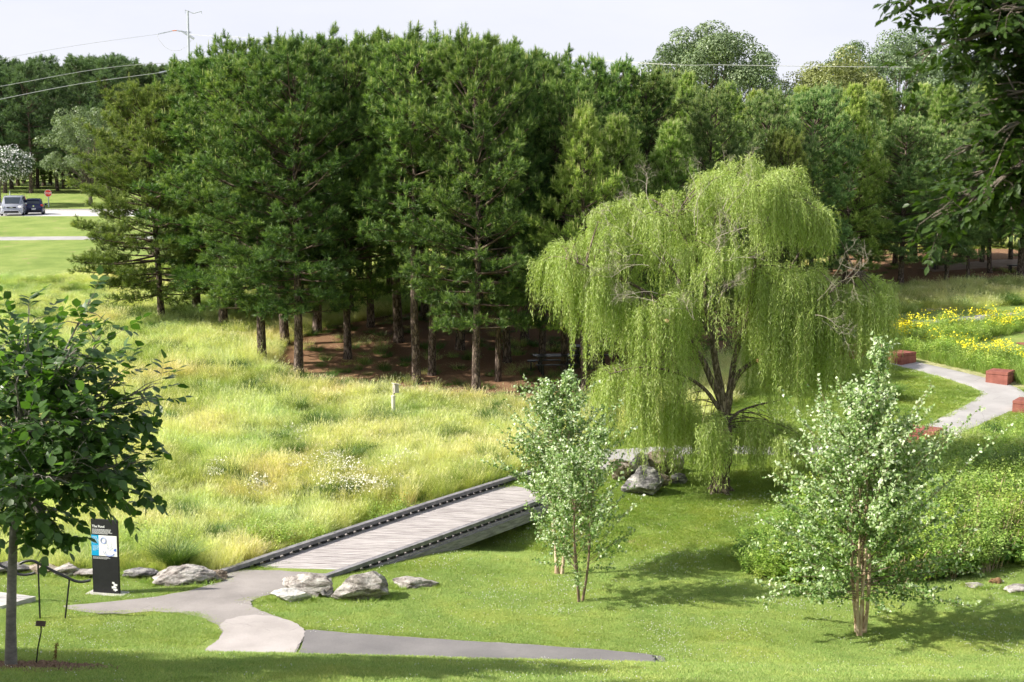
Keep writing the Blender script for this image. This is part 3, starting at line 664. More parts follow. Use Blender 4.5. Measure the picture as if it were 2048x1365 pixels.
# leafy undergrowth
LEAF4 = (np.array([(0, 0, 0), (.28, .45, .06), (0, 1, 0), (-.28, .45, .06)], float), [np.array([[0, 1, 2, 3]])])
def leafclump(k, r, h, ls, R, tint=(0, 1), up=0.5, stems=8):
    b = Bag(); nst = stems; ch = R.integers(0, nst, k); sa = R.uniform(0, 6.28, nst); sl_ = r * R.uniform(.2, 1, nst); hh = h * R.uniform(.6, 1.1, nst)
    t = R.uniform(.15, 1, k) ** .7; P = np.stack([np.cos(sa[ch]) * sl_[ch] * t, np.sin(sa[ch]) * sl_[ch] * t, hh[ch] * t], 1) + R.normal(0, .05, (k, 3))
    a = R.uniform(0, 6.28, k); D = np.stack([np.cos(a), np.sin(a), R.normal(up * .3, .4, k)], 1); Rm = frames(norm(np.stack([D[:, 0] * -.3, D[:, 1] * -.3, np.ones(k)], 1) + R.normal(0, .35, (k, 3))), R=R)
    V, FS = scatter(*LEAF4, P, Rm, ls * R.uniform(.6, 1.2, k)); b.add(V, FS, np.repeat(R.uniform(tint[0], tint[1], k), 4)); return b
place('yellow_green_seedlings', [proto('sk_0', leafclump(70, .18, .55, .06, R1, (.6, 1), stems=4), M['shrub'])], [(560, 1090, 80, 12, 2), (300, 1100, 60, 25, 1), (800, 1045, 60, 10, 1)], 110, 'yellow green leafy weeds along the foot of the meadow', 'weeds')
up = [leafclump(260, .42, .75, .075, R1, (.3, 1)), leafclump(220, .5, .6, .10, R1, (.0, .7)), leafclump(300, .35, 1.0, .055, R1, (.4, 1), stems=14), leafclump(200, .5, .5, .13, R1, (.1, .8)), leafclump(240, .4, .9, .05, R1, (.5, 1))]
uprot = [proto('uk_%02d' % i, b, M['shrub']) for i, b in enumerate(up)]
uprot.append(proto('uk_06', blades(60, .3, .95, .014, .5, R1, tint=(.9, 1), seed_frac=.5), surf('dead_stalks', (0.30, 0.20, 0.12), (0.50, 0.38, 0.25), 2, .9, obj=False)))
uprot.append(proto('uk_05', blades(150, .24, .85, .012, .5, R1, tint=(0, .6), seed_frac=.3), M['meadow']))
X, Y = cand(17000, (1380, 2300), 33, 60, R1, 1)
ins, Z, U, V = vis(X, Y, Z_SHRUB); ok = ins & ~on_path(X, Y, .8); X, Y, Z, U, V = X[ok], Y[ok], Z[ok], U[ok], V[ok]; n = len(X); print('undergrowth', n)
pt = np.array([noise.noise(Vector((x * .45, y * .45, 1))) for x, y in zip(X, Y)])
idx = np.floor((pt + .6) * 4.2).astype(int) % 5; idx = np.where(R1.uniform(0, 1, n) < .25, R1.integers(0, 5, n), idx); idx = np.where((pt > .12) & (V < 930) & (R1.uniform(0, 1, n) < .6), 5, idx); idx = np.where((V > 1030) & (np.abs(U - 1900) < 150) & (R1.uniform(0, 1, n) < .07), 6, idx)
s = R1.uniform(.4, 1.0, n) ** 1.3 * 1.75 * np.interp(V, [860, 930, 1050, 1150], [.42, .68, .95, .85]) * np.interp(U, [1450, 1560, 1750], [.6, .8, 1])
gn_scatter('undergrowth', uprot, np.stack([X, Y, Z - .05], 1), np.stack([R1.normal(0, .15, n), R1.normal(0, .15, n), R1.uniform(0, 6.28, n)], 1), np.stack([s, s, s], 1), idx,
           'dense tangle of leafy green shrubs and weeds behind the birch', 'undergrowth')
# flower meadow on the right
X, Y = cand(9000, (1640, 2300), 52, 76, R1, 1)
ins, Z, U, V = vis(X, Y, Z_FLOWER); ok = ins & ~on_path(X, Y, .5); X, Y, Z, U, V = X[ok], Y[ok], Z[ok], U[ok], V[ok]; n = len(X); print('flower zone', n)
fp = [proto('fk_00', blades(150, .27, .6, .014, .5, R1, tint=(.0, .9)), M['meadow_lime']), proto('fk_01', leafclump(200, .35, .7, .07, R1, (.5, 1)), M['shrub']), proto('fk_02', blades(150, .27, .55, .014, .6, R1, tint=(.1, 1)), M['meadow_lime'])]
s = R1.uniform(.8, 1.2, n)
gn_scatter('wildflower_foliage', fp, np.stack([X, Y, Z - .04], 1), np.stack([R1.normal(0, .1, n), R1.normal(0, .1, n), R1.uniform(0, 6.28, n)], 1), np.stack([s, s, s], 1), R1.integers(0, 3, n),
           'pale green tall grasses and leaves inside the curving path', 'grass')
place('yellow_wildflowers', [flowerproto('yk_0', 15, .34, .78, .055, M['yflower']), flowerproto('yk_1', 9, .3, .85, .05, M['yflower'])],
      [(1800, 672, 30, 12, 1.5), (1830, 675, 40, 10, 3), (1880, 655, 50, 6, 1.5), (1800, 690, 30, 10, 3), (1870, 700, 30, 6, 1), (2000, 665, 45, 8, 3), (1960, 655, 25, 8, 1.2), (1950, 725, 30, 8, 2), (2000, 722, 22, 10, 2), (1925, 712, 12, 5, .5), (2040, 738, 18, 6, 1), (2045, 655, 25, 5, 1), (1905, 665, 10, 3, .3), (1905, 697, 30, 10, .3)], 240,
      'bright yellow wildflowers massed inside the curving path', 'flowers', .8, 1.3)
# ------------------------------------------------------------------ pines
R2 = np.random.default_rng(23)
def tuft_tpl(k, L, w, R, length=0.16):
    z0 = R.uniform(-length, length, k); a = R.uniform(0, 2 * PI, k); el = R.uniform(0.2, 1.3, k)
    el = np.where(z0 > length * .5, el * .6, el)
    D = np.stack([np.sin(el) * np.cos(a), np.sin(el) * np.sin(a), np.cos(el)], 1)
    S = norm(np.cross(D, norm(R.normal(0, 1, (k, 3))))); B = np.stack([0 * z0, 0 * z0, z0], 1)
    l = L * R.uniform(.7, 1.1, k)[:, None]
    V = np.stack([B - S * w / 2, B + S * w / 2, B + D * l], 1).reshape(-1, 3)
    return V, [np.arange(k * 3).reshape(-1, 3)], np.repeat(.27 * z0 / length + R.normal(0, .04, k), 3)  # needles lighten towards the shoot tip: new growth plus painted tip highlights
def pine_proto(name, H, cb, wid, seed, mat, candle=.10, lob=1.0, young=False, tuft_s=1.0, k=26, dens=1.0, wsc=1.0, top_sharp=1.0, rounded=False, low_drop=0.0):
    R = np.random.default_rng(seed)
    TP = [tuft_tpl(k, 0.175 * tuft_s, 0.020 * wsc, R, .13 * tuft_s) for _ in range(4)]
    P = []; D = []; T = []; limbs = Tubes()
    lean = R.normal(0, .012, 2)
    def axis(z): return np.array([lean[0] * z + .05 * math.sin(z * .5 + seed), lean[1] * z + .05 * math.sin(z * .4 + 2 * seed), z])
    z = cb * H; step = 0.44 / dens
    while z < H * 0.985:
        t = (z - cb * H) / (H * (1 - cb))
        if rounded: prof = math.sqrt(max(0, 1 - (2 * t - .75) ** 2 / 1.6)) * (1 if t < .4 else max(.05, 1 - ((t - .4) / .6) ** 2.4))
        elif not young: prof = (.68 + .32 * min(1, t / .2)) if t < .40 else max(.06, max(0, 1 - ((t - .40) / .62) ** 2) ** .72)
        else: prof = (0.62 + 0.38 * min(1, t / .22)) * max(0.05, (1 - t ** (2.3 / top_sharp))) if t < 1 else .05
        nl = 4 if t > .85 else 5
        a0 = R.uniform(0, 6.28)
        for j in range(nl):
            a = a0 + j * 2 * PI / nl + R.normal(0, .25); Ln = wid * prof * R.uniform(.78, 1.1) * (1 + lob * (.20 * math.sin(2 * a + z * 1.1 + seed) + .17 * math.sin(3 * a - z * 1.7 + 2 * seed))) + .12
            el = (-0.10 - low_drop * (1 - t)) + 0.85 * t + R.normal(0, .09)
            n = 7; s = np.linspace(0, 1, n); hd = np.array([math.cos(a), math.sin(a), 0])
            up = math.sin(el) * Ln * s + (0.10 + .25 * t) * Ln * s ** 2.5
            sw = R.normal(0, .12)
            PL = axis(z)[None] + hd[None] * (math.cos(el) * Ln * s)[:, None] + np.array([-hd[1], hd[0], 0])[None] * (sw * Ln * s ** 2)[:, None]; PL[:, 2] += up
            limbs.add(PL, np.linspace(.018 + .012 * Ln, .008, n), 4)
            # needle clumps along the outer limb
            kc = max(2, int(Ln / (.58 * tuft_s)))
            for i in range(kc):
                u = 1 - (i / kc) ** 1.0 * .72 - R.uniform(0, .08); u = min(max(u, .2), 1.0); q = u * (n - 1); i0 = min(int(q), n - 2); b = PL[i0] * (1 - q + i0) + PL[i0 + 1] * (q - i0); tl = norm(PL[i0 + 1] - PL[i0])
                for sd in ((0,) if i == 0 else (-1, 1)):
                    l = (.18 + .30 * Ln * (1 - u)) * R.uniform(.6, 1.25) * tuft_s ** .5; sdv = np.array([-hd[1], hd[0], 0]) * sd
                    c = b + norm(tl * .6 + sdv + np.array([0, 0, R.uniform(.1, .5)])) * l * abs(sd); rc = R.uniform(.20, .34) * tuft_s * (1 - .35 * t)
                    if sd: limbs.add(np.array([b, b * .5 + c * .5 + [0, 0, -.03], c]), [.013, .009, .005], 3)
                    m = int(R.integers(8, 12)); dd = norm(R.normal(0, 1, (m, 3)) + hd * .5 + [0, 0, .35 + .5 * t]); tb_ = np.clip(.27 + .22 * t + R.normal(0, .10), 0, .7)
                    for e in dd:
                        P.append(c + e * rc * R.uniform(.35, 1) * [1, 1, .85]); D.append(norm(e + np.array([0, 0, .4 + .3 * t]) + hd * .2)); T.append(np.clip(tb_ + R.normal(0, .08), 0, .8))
        z += step * R.uniform(.8, 1.25) * (1 if t < .8 else .8)
    Pq = np.array(P); sel = np.where((Pq[:, 2] > H * .5) & (R.uniform(0, 1, len(Pq)) < .035 * np.clip(Pq[:, 2] / H, 0, 1) ** 2))[0]
    for i in sel:
        hgt = R.uniform(.25, .55)
        for q in range(3): P.append(Pq[i] + [0, 0, hgt * (q + 1) / 3]); D.append(np.array([R.normal(0, .12), R.normal(0, .12), 1.])); T.append(.5)
    for i in range(5): P.append(axis(H - .1 * i)); D.append(np.array([0, 0, 1.])); T.append(.8)
    P = np.array(P); D = np.array(D); T = np.array(T); Rm = frames(D, R=R); S = R.uniform(.75, 1.3, len(P)); which = R.integers(0, 4, len(P))
    bag = Bag()
    for w in range(4):
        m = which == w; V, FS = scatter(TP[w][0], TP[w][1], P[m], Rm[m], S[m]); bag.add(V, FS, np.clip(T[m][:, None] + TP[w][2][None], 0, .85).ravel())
    # pale candles of new growth standing up at the upper tips
    hz = (P[:, 2] / H); m = (R.uniform(0, 1, len(P)) < np.clip((hz - .45) * .7, 0, .35) * candle / .35)
    if m.any():
        q = P[m]; c = len(q); w = .028 * tuft_s; h = R.uniform(.16, .34, c) * tuft_s; V = np.stack([q + [-w, 0, 0.05], q + [w, 0, 0.05], q + np.stack([0 * h, 0 * h, h], 1) + [0, 0, .05], q + [0, -w, 0.05], q + [0, w, 0.05], q + np.stack([0 * h, 0 * h, h], 1) + [0.01, 0, .05]], 1).reshape(-1, 3)
        bag.add(V, [np.arange(len(V)).reshape(-1, 3)], 1.0)
    root = empty(name)
    tz = np.linspace(-.3, H * .97, 22); r0 = .0122 * H + .02
    rad = r0 * (1 - .86 * np.clip(tz / H, 0, 1)) + .07 * np.exp(-np.clip(tz, 0, 9) / .22) * (r0 / .25)
    tb = Tubes(); tb.add(np.array([axis(max(a, -.3)) for a in tz]), rad, 12)
    mobj('trunk', tb.mesh('trunk', M['bark']), root); mobj('limbs', limbs.mesh('limbs', M['limb']), root)
    cr = mobj('crown', bag.mesh('crown', mat), root)
    print(name, seed, 'tufts', len(P))
    root['H'] = float(np.percentile(P[:, 2], 99.8)) + .12; root['W'] = wid; return root
PP = {}
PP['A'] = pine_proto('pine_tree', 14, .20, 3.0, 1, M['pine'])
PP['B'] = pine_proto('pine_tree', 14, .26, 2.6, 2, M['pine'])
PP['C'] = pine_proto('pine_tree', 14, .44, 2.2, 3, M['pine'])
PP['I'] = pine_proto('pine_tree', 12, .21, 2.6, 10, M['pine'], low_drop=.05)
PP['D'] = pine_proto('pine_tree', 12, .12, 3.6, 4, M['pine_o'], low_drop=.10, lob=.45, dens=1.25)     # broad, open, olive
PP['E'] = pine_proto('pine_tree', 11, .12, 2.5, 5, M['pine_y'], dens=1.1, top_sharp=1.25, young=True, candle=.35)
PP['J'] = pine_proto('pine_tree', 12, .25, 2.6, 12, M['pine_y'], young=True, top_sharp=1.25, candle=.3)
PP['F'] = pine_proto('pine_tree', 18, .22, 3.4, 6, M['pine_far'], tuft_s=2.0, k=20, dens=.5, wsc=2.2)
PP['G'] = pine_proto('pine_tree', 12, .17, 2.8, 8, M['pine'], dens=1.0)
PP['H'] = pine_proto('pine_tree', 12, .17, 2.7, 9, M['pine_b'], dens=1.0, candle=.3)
used = {}
for k_, r_ in PP.items(): used[k_] = False
TREES = []
def put_pine(kind, px, py, top, hw=None, rz=None, label=None, group=None, Y=None, fat=1.0):
    p = at(px, py, 27) if Y is None else Vector(((px - 1024) / F * Y, Y, 0))
    if Y is not None: p.z = float(zt(p.x, p.y))
    zt_ = atY(px, top, p.y).z; H = zt_ - p.z; r = PP[kind]; sz = H / r['H']
    sx = sz * fat if hw is None else (hw * pxm(p.y)) / r['W'] / 1.05
    rz = R2.uniform(0, 6.28) if rz is None else rz
    if not used[kind]:
        used[kind] = True; o = r; o.location = p; o.rotation_euler = (0, 0, rz); o.scale = (sx, sx, sz)
    else: o = dup(r, p, rz, (sx, sx, sz))
    tag(o, label, 'pine tree', group); TREES.append(o); return o
g1 = 'pines of the main grove'
GR = [('D', 320, 640, 160, 168, 'olive green pine at the left end with low boughs reaching over the meadow'),
      ('A', 525, 730, 98, 165, 'pine with a pale trunk at the meadow edge, left neighbour of the forked trunk'),
      ('A', 597, 750, 62, 165, 'pine with a thick pale trunk forking low, front row left of the birdhouse'),
      ('B', 567, 690, 92, 140, 'pine whose dark trunk shows between the two pale front trunks'),
      ('B', 637, 665, 66, 140, 'pine with a dark trunk just right of and behind the forked pale trunk'),
      ('A', 693, 718, 64, 135, 'pine standing alone on the brown needle floor right of the pale trunks'),
      ('C', 797, 685, 48, 125, 'tall pine with a dark trunk behind and left of the birdhouse'),
      ('C', 833, 768, 66, 120, 'pine with a leaning trunk just right of the birdhouse'),
      ('B', 866, 750, 72, 125, 'pine with a straight trunk close behind the leaning trunk right of the birdhouse'),
      ('C', 920, 700, 64, 120, 'pine deep in the grove, its dark trunk midway between birdhouse and picnic tables'),
      ('A', 955, 790, 54, 150, 'big bright crowned pine with its trunk nearest the meadow right of the birdhouse'),
      ('I', 997, 762, 78, 110, 'pine with a dark trunk left of the round picnic stool'),
      ('B', 1012, 725, 92, 120, 'pine close behind the trunk left of the picnic stool'),
      ('B', 1085, 722, 112, 115, 'pine whose trunk rises directly behind the nearer picnic table'),
      ('C', 1128, 742, 150, 90, 'slim pine whose trunk stands before the right end of the nearer picnic table'),
      ('J', 1167, 792, 205, 112, 'reddish trunked pine between the picnic tables and the willow'),
      ('E', 1235, 760, 228, 118, 'young light green pine with a pointed top left of the willow'),
      ('E', 1335, 715, 240, 118, 'young light green pine standing just behind the willow crown'),
      ('G', 450, 655, 96, 165, 'pine behind the left end of the grove with a rounded dense crown'),
      ('B', 395, 622, 112, 130, 'pine with a pointed crown near the transmission pole, left end of the grove')]
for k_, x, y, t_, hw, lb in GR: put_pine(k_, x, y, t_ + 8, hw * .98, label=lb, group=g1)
INN = [('B', 480, 628, 76, 120), ('C', 600, 612, 62, 120), ('C', 700, 640, 60, 120), ('B', 740, 655, 66, 120), ('C', 850, 640, 70, 110), ('B', 960, 640, 62, 115), ('C', 1050, 680, 78, 110),
       ('B', 1110, 660, 88, 105), ('C', 1170, 690, 112, 100), ('B', 1240, 650, 96, 100), ('C', 1290, 655, 122, 90), ('C', 660, 595, 75, 110), ('B', 540, 590, 90, 110), ('C', 900, 598, 75, 110),
       ('B', 1020, 605, 86, 110), ('C', 780, 600, 70, 110), ('C', 1150, 612, 120, 100), ('C', 1075, 580, 100, 100), ('B', 430, 590, 120, 100), ('C', 960, 572, 90, 100), ('B', 1230, 590, 135, 95), ('C', 720, 570, 82, 100), ('B', 840, 566, 88, 100)]
for k_, x, y, t_, hw in INN: put_pine(k_, x, y, t_ + 10 + R2.uniform(-16, 22), hw * .95, label='pine standing inside the dark middle of the grove, mostly hidden behind the front pines', group='pines hidden inside the main grove')
g2 = 'pines of the right grove'
RG = [('H', 1420, 640, 168, 95, 'dark green pine behind the top of the willow, left of the golden topped pine'),
      ('E', 1365, 620, 150, 80, 'light tipped pine below the left edge of the big round oak'),
      ('E', 1455, 600, 170, 80, 'grey green pine with bare candles directly below the round oak'),
      ('H', 1530, 612, 180, 90, 'pine behind the right shoulder of the willow'),
      ('D', 1560, 640, 262, 70, 'yellowish pine just above the right side of the willow'),
      ('H', 1620, 600, 175, 95, 'rounded pine right of the willow top'),
      ('E', 1690, 585, 172, 90, 'blue green pine with upright tips right of the willow'),
      ('H', 1800, 575, 232, 105, 'full cone shaped pine with two trunks at the edge of the right grove'),
      ('E', 1872, 540, 172, 90, 'bright tipped pine rising behind the cone shaped pine'),
      ('H', 1892, 572, 275, 75, 'pine with its trunk in dark shade right of the cone shaped pine'),
      ('H', 1978, 546, 200, 85, 'pine with a slender trunk on the pale dust path'),
      ('B', 2042, 550, 150, 100, 'pine with a thick trunk at the far right beside a bench')]
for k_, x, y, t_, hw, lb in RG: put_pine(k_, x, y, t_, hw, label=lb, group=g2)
IR = [('E', 1400, 575, 185, 85), ('H', 1320, 590, 140, 85), ('E', 1500, 570, 185, 85), ('E', 1590, 560, 175, 85), ('H', 1660, 545, 172, 90), ('E', 1740, 540, 165, 90), ('H', 1790, 530, 178, 90), ('E', 1830, 525, 172, 90), ('H', 1920, 522, 178, 90),
      ('E', 1965, 525, 160, 80), ('H', 2020, 520, 158, 80), ('H', 2100, 530, 150, 90), ('H', 1720, 560, 190, 75), ('H', 1935, 556, 230, 60), ('H', 2110, 560, 140, 100)]
for k_, x, y, t_, hw in IR: put_pine(k_, x, y, t_, hw, label='pine in the thick of the right grove, crowded among its neighbours', group='pines crowded inside the right grove')
for i, x in enumerate(np.linspace(-140, 470, 48)):
    Y = 164 + 8 * R2.uniform() + (i % 4) * 13; t_ = 128 + R2.normal(0, 9) + (8 if x > 250 else 0) - (4 if x < 100 else 0)
    put_pine('F', x, 0, t_, None, label='tall dark pine in the far wood behind the cars', group='pines of the far wood beyond the road', Y=Y, fat=1.25)
for i, x in enumerate(np.linspace(1180, 2250, 22)):
    put_pine('F', x, 0, 215 + R2.normal(0, 12), None, label='distant pine screening the horizon behind the right grove', group='distant pines behind the right grove', Y=150 + 10 * (i % 2), fat=1.3)
for i, x in enumerate(np.linspace(-130, 380, 16)): put_pine('E', x, 0, 285 + R2.normal(0, 14), 26, label='low young pine filling the shade under the far wood', group='young pines under the far wood', Y=186 + 9 * (i % 2))
# a small pine sprouting among the front trunks (low bright boughs left of the willow)
# ------------------------------------------------------------------ broadleaf trees made of leaf puffs
def leaf_tpl(kind):
    if kind == 4: return LEAF4
    V = np.array([(0, 0, 0), (.26, .28, .07), (.30, .6, .06), (0, 1.05, -.05), (-.30, .6, .06), (-.26, .28, .07), (0, .33, 0), (0, .66, -.01)], float)
    return V, [np.array([[0, 1, 2, 7], [0, 7, 4, 5], [7, 2, 3, 4]])]
def puffs(name, base, zt0, H, W, cb, npuff, pr, nleaf, ls, mat, R, trunk_r, bmat, label, category, group=None, lean=(0, 0), blossom=None, flat=.8):
    root = empty(name, base, label=label, cat=category, group=group); bag = Bag(); tb = Tubes(); bl = Bag()
    z0 = H * cb; rz = (H - z0) / 2; cz = z0 + rz; W2 = W / 2
    C = []
    while len(C) < npuff:
        d = norm(R.normal(0, 1, 3)); 
        if d[2] < -.75: continue
        rr = R.uniform(.25, 1) ** .4; C.append(np.array([d[0] * (W2 - pr * .8) * rr, d[1] * (W2 - pr * .8) * rr, cz + d[2] * (rz - pr * .7) * rr]))
    tp = np.array([0, 0, z0 * .95]); tb.add(np.array([[0, 0, -.3], [0, 0, .1], [lean[0] * .5, lean[1] * .5, z0 * .5], tp, [0, 0, cz + rz * .4]]), [trunk_r * 1.5, trunk_r * 1.15, trunk_r, trunk_r * .8, trunk_r * .25], 10)
    for i, c in enumerate(C):
        tb.add(np.array([tp * .9 + [0, 0, R.uniform(0, rz * .4)], (tp + c) / 2 + [0, 0, .12 * rz], c]), [trunk_r * .2, trunk_r * .1, trunk_r * .03], 4)
        m = int(nleaf / npuff); d = norm(R.normal(0, 1, (m, 3)) + [0, 0, .25]); r = pr * R.uniform(.6, 1.0, m) ** .5 * R.uniform(.65, 1.2)
        P = c + d * r[:, None] * [1, 1, flat]; Rm = frames(norm(d + R.normal(0, .38, (m, 3)) + [0, 0, .15]), R=R)
        tt = np.clip(.5 + .0 * d[:, 2] + R.normal(0, .22, m) + R.normal(0, .12), 0, 1)
        V, FS = scatter(*LEAF4, P, Rm, ls * R.uniform(.7, 1.3, m)); bag.add(V, FS, np.repeat(tt, 4))
        if blossom:
            k = int(m * blossom); V, FS = scatter(*LEAF4, c + d[:k] * (r[:k] * 1.08)[:, None], Rm[:k], ls * 1.3 * R.uniform(.7, 1.3, k)); bl.add(V, FS, .5)
    mobj('trunk', tb.mesh('trunk', bmat), root); mobj('crown', bag.mesh('crown', mat), root)
    if blossom: mobj('blossom', bl.mesh('blossom', M['blossom']), root)
    return root
def puff_at(name, px, Y, top, width_px, cb, *a, **k):
    x = (px - 1024) / F * Y; z = float(zt(x, Y)); H = atY(px, top, Y).z - z
    return puffs(name, (x, Y, z), 0, H, width_px * pxm(Y), cb, *a, **k)
R3 = np.random.default_rng(5)
puff_at('oak_tree', 1418, 128, 36, 350, .22, 130, 1.3, 56000, .23, M['oak_far'], R3, .45, M['oak_bark'], 'large round topped oak rising alone above the pines', 'oak tree')
puff_at('oak_tree', 1780, 135, 56, 380, .12, 150, 1.35, 56000, .24, M['oak_far'], R3, .45, M['oak_bark'], 'broad green oak rising above the pines behind the overhanging branch', 'oak tree')
puff_at('oak_tree', 1660, 126, 84, 230, .12, 80, 1.2, 26000, .23, M['oak_gold'], R3, .3, M['oak_bark'], 'golden green oak crown just left of the broad oak above the pines', 'oak tree')
puff_at('oak_tree', 1930, 140, 90, 230, .12, 60, 1.5, 20000, .26, M['oak_far'], R3, .4, M['oak_bark'], 'distant oak mostly hidden behind the overhanging oak leaves', 'oak tree')
puff_at('maple_tree', 185, 149, 205, 215, .12, 110, .75, 28000, .17, M['maple_far'], R3, .2, M['oak_bark'], 'pale green leafy tree between the far wood and the leftmost grove pine', 'maple tree')
puff_at('crape_myrtle', 5, 147, 286, 145, .32, 44, .8, 16000, .16, M['myrtle'], R3, .12, M['yw_bark'], 'crape myrtle covered in white blossom above the parked cars', 'flowering tree', blossom=.28)
# off-frame trees whose shade falls on the slope at the bottom of the view
puffs('oak_tree', (-17.5, 12.5, float(zt(-17.5, 12.5))), 0, 10.5, 10, .25, 60, 1.2, 15000, .24, M['oak_far'], R3, .3, M['oak_bark'], 'oak on the near slope left of the view', 'oak tree')

puffs('oak_tree', (-9.6, 10.2, float(zt(-9.6, 10.2))), 0, 13, 9.5, .4, 60, 1.2, 15000, .24, M['oak_far'], R3, .25, M['oak_bark'], 'taller oak on the near slope beside the camera position', 'oak tree')
# ------------------------------------------------------------------ skeleton trees
def birch(px, py, top, prof, seed, nst, nbr, leaf_n, ls, label, spread, tan=True, fmin=.16):
    """prof: list of (height fraction, radius m)"""
    R = np.random.default_rng(seed); b = at(px, py, 27); H = atY(px, top, b.y).z - b.z; root = empty('river_birch', b, label=label, cat='birch tree', group='young river birches on the lawn')
    hs, rs = zip(*prof); st = Tubes(); tw_ = Tubes(); P = []; D = []
    stems = []
    for i in range(nst):
        a = i * 2 * PI / nst + R.uniform(-.4, .4); out = spread * R.uniform(.6, 1.1); h = H * (1 if i == 0 else R.uniform(.78, .95)); z = np.linspace(-.1, h, 14)
        f = np.clip(z / h, 0, 1); S = np.stack([np.cos(a) * ((.11 if nst > 3 else .07) + out * f ** .8) + .03 * np.sin(z * 2 + i), np.sin(a) * ((.11 if nst > 3 else .07) + out * f ** .8) + .03 * np.cos(z * 1.7 + i), z], 1)
        r = (.040 if nst > 3 else (.046 if tan else .026)) * (1 - .85 * f) * R.uniform(.85, 1.1) + .004
        r[0] *= 1.35; st.add(S, r, 8); stems.append((S, h))
    for i in range(nbr):
        S, h = stems[R.integers(0, nst)]; f = fmin + (.97 - fmin) * R.uniform() ** .9; q = f * (len(S) - 1); i0 = min(int(q), len(S) - 2); b0 = S[i0] + (S[i0 + 1] - S[i0]) * (q - i0)
        env = np.interp(min(b0[2] / H + .12, 1), hs, rs); a = R.uniform(0, 6.28); l = max(.15, env * R.uniform(.5, 1.12)); el = R.uniform(.45, .95) + .35 * f - (.45 if f < .25 else 0)
        spire = R.uniform() < .16 and f > .3
        if spire: l *= 1.25; el = 1.1
        n = 6; s = np.linspace(0, 1, n); hd = np.array([math.cos(a), math.sin(a), 0]); side = np.array([-hd[1], hd[0], 0]) * R.normal(0, .15)
        B = b0 + hd * (l * s)[:, None] + side * (l * s ** 2)[:, None]; B[:, 2] += l * math.tan(min(el, 1.15)) * s * .62 - .12 * l * s ** 2 + .25 * f * l * s ** 2
        tw_.add(B, np.linspace(.0055 * max(l, .4), .002, n), 4)
        k = max(3, int(l / .10))
        for j in range(k):
            u = .25 + .75 * (j + R.uniform()) / k; q = min(u, .999) * (n - 1); i0 = int(q); c = B[i0] + (B[i0 + 1] - B[i0]) * (q - i0); dv = norm(norm(B[-1] - B[0]) * .8 + R.normal(0, .5, 3) + [0, 0, .25]); tl = (R.uniform(.10, .36) * (1.15 - .5 * u)) if not spire else R.uniform(.06, .16); e = c + dv * tl
            tw_.add(np.array([c, e]), [.003, .0015], 3)
            m = max(4, int(tl / .025)); t = np.linspace(.1, 1, m)[:, None]; P.append(c + (e - c) * t + R.normal(0, .014, (m, 3))); D.append(np.tile(dv, (m, 1)))
    for S, h in stems:
        for j in range(60):
            q = (R.uniform(.55, 1) ** .5) * (len(S) - 1.001); i0 = int(q); c = S[i0] + (S[i0 + 1] - S[i0]) * (q - i0); dv = norm(R.normal(0, .6, 3) + [0, 0, .8]); tl = R.uniform(.08, .28); t = np.linspace(.1, 1, 9)[:, None]; P.append(c + dv * tl * t + R.normal(0, .015, (9, 3))); D.append(np.tile(dv, (9, 1)))
    P = np.concatenate(P); D = np.concatenate(D); n = len(P)
    if n > leaf_n: k = R.choice(n, leaf_n, replace=False); P, D = P[k], D[k]; n = leaf_n
    nr = norm(R.normal(0, .8, (n, 3)) + [-.35, -.35, .45]); Rm = frames(nr, R=R)
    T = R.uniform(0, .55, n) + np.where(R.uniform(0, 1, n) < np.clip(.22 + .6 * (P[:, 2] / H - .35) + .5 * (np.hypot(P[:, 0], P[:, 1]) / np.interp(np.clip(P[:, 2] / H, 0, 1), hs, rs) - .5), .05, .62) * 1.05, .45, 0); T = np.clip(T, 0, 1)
    V0 = np.array([(0, 0, 0), (.36, .3, .05), (0, 1, 0), (-.36, .3, .05)], float)
    V, FS = scatter(V0, LEAF4[1], P, Rm, ls * R.uniform(.65, 1.2, n)); bag = Bag(); bag.add(V, FS, np.repeat(T, 4))
    mobj('trunk', st.mesh('trunk', M['birch_bark'] if tan else M['birch_twig']), root); mobj('branches', tw_.mesh('branches', M['birch_twig']), root); mobj('crown', bag.mesh('crown', M['birch']), root)
    print('birch leaves', n); return root
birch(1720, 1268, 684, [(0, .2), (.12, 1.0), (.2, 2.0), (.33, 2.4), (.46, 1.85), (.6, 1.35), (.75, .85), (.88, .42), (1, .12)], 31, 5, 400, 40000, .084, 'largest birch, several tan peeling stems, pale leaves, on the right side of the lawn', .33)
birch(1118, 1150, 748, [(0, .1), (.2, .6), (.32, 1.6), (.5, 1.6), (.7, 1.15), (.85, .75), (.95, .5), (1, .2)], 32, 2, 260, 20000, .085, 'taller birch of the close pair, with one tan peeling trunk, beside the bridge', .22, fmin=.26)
birch(1158, 1204, 868, [(0, .1), (.15, .6), (.3, 1.35), (.5, 1.2), (.7, .95), (.9, .55), (1, .2)], 33, 3, 150, 10000, .08, 'smaller birch of the close pair, with thin brown stems forming a V', .42, tan=False, fmin=.2)

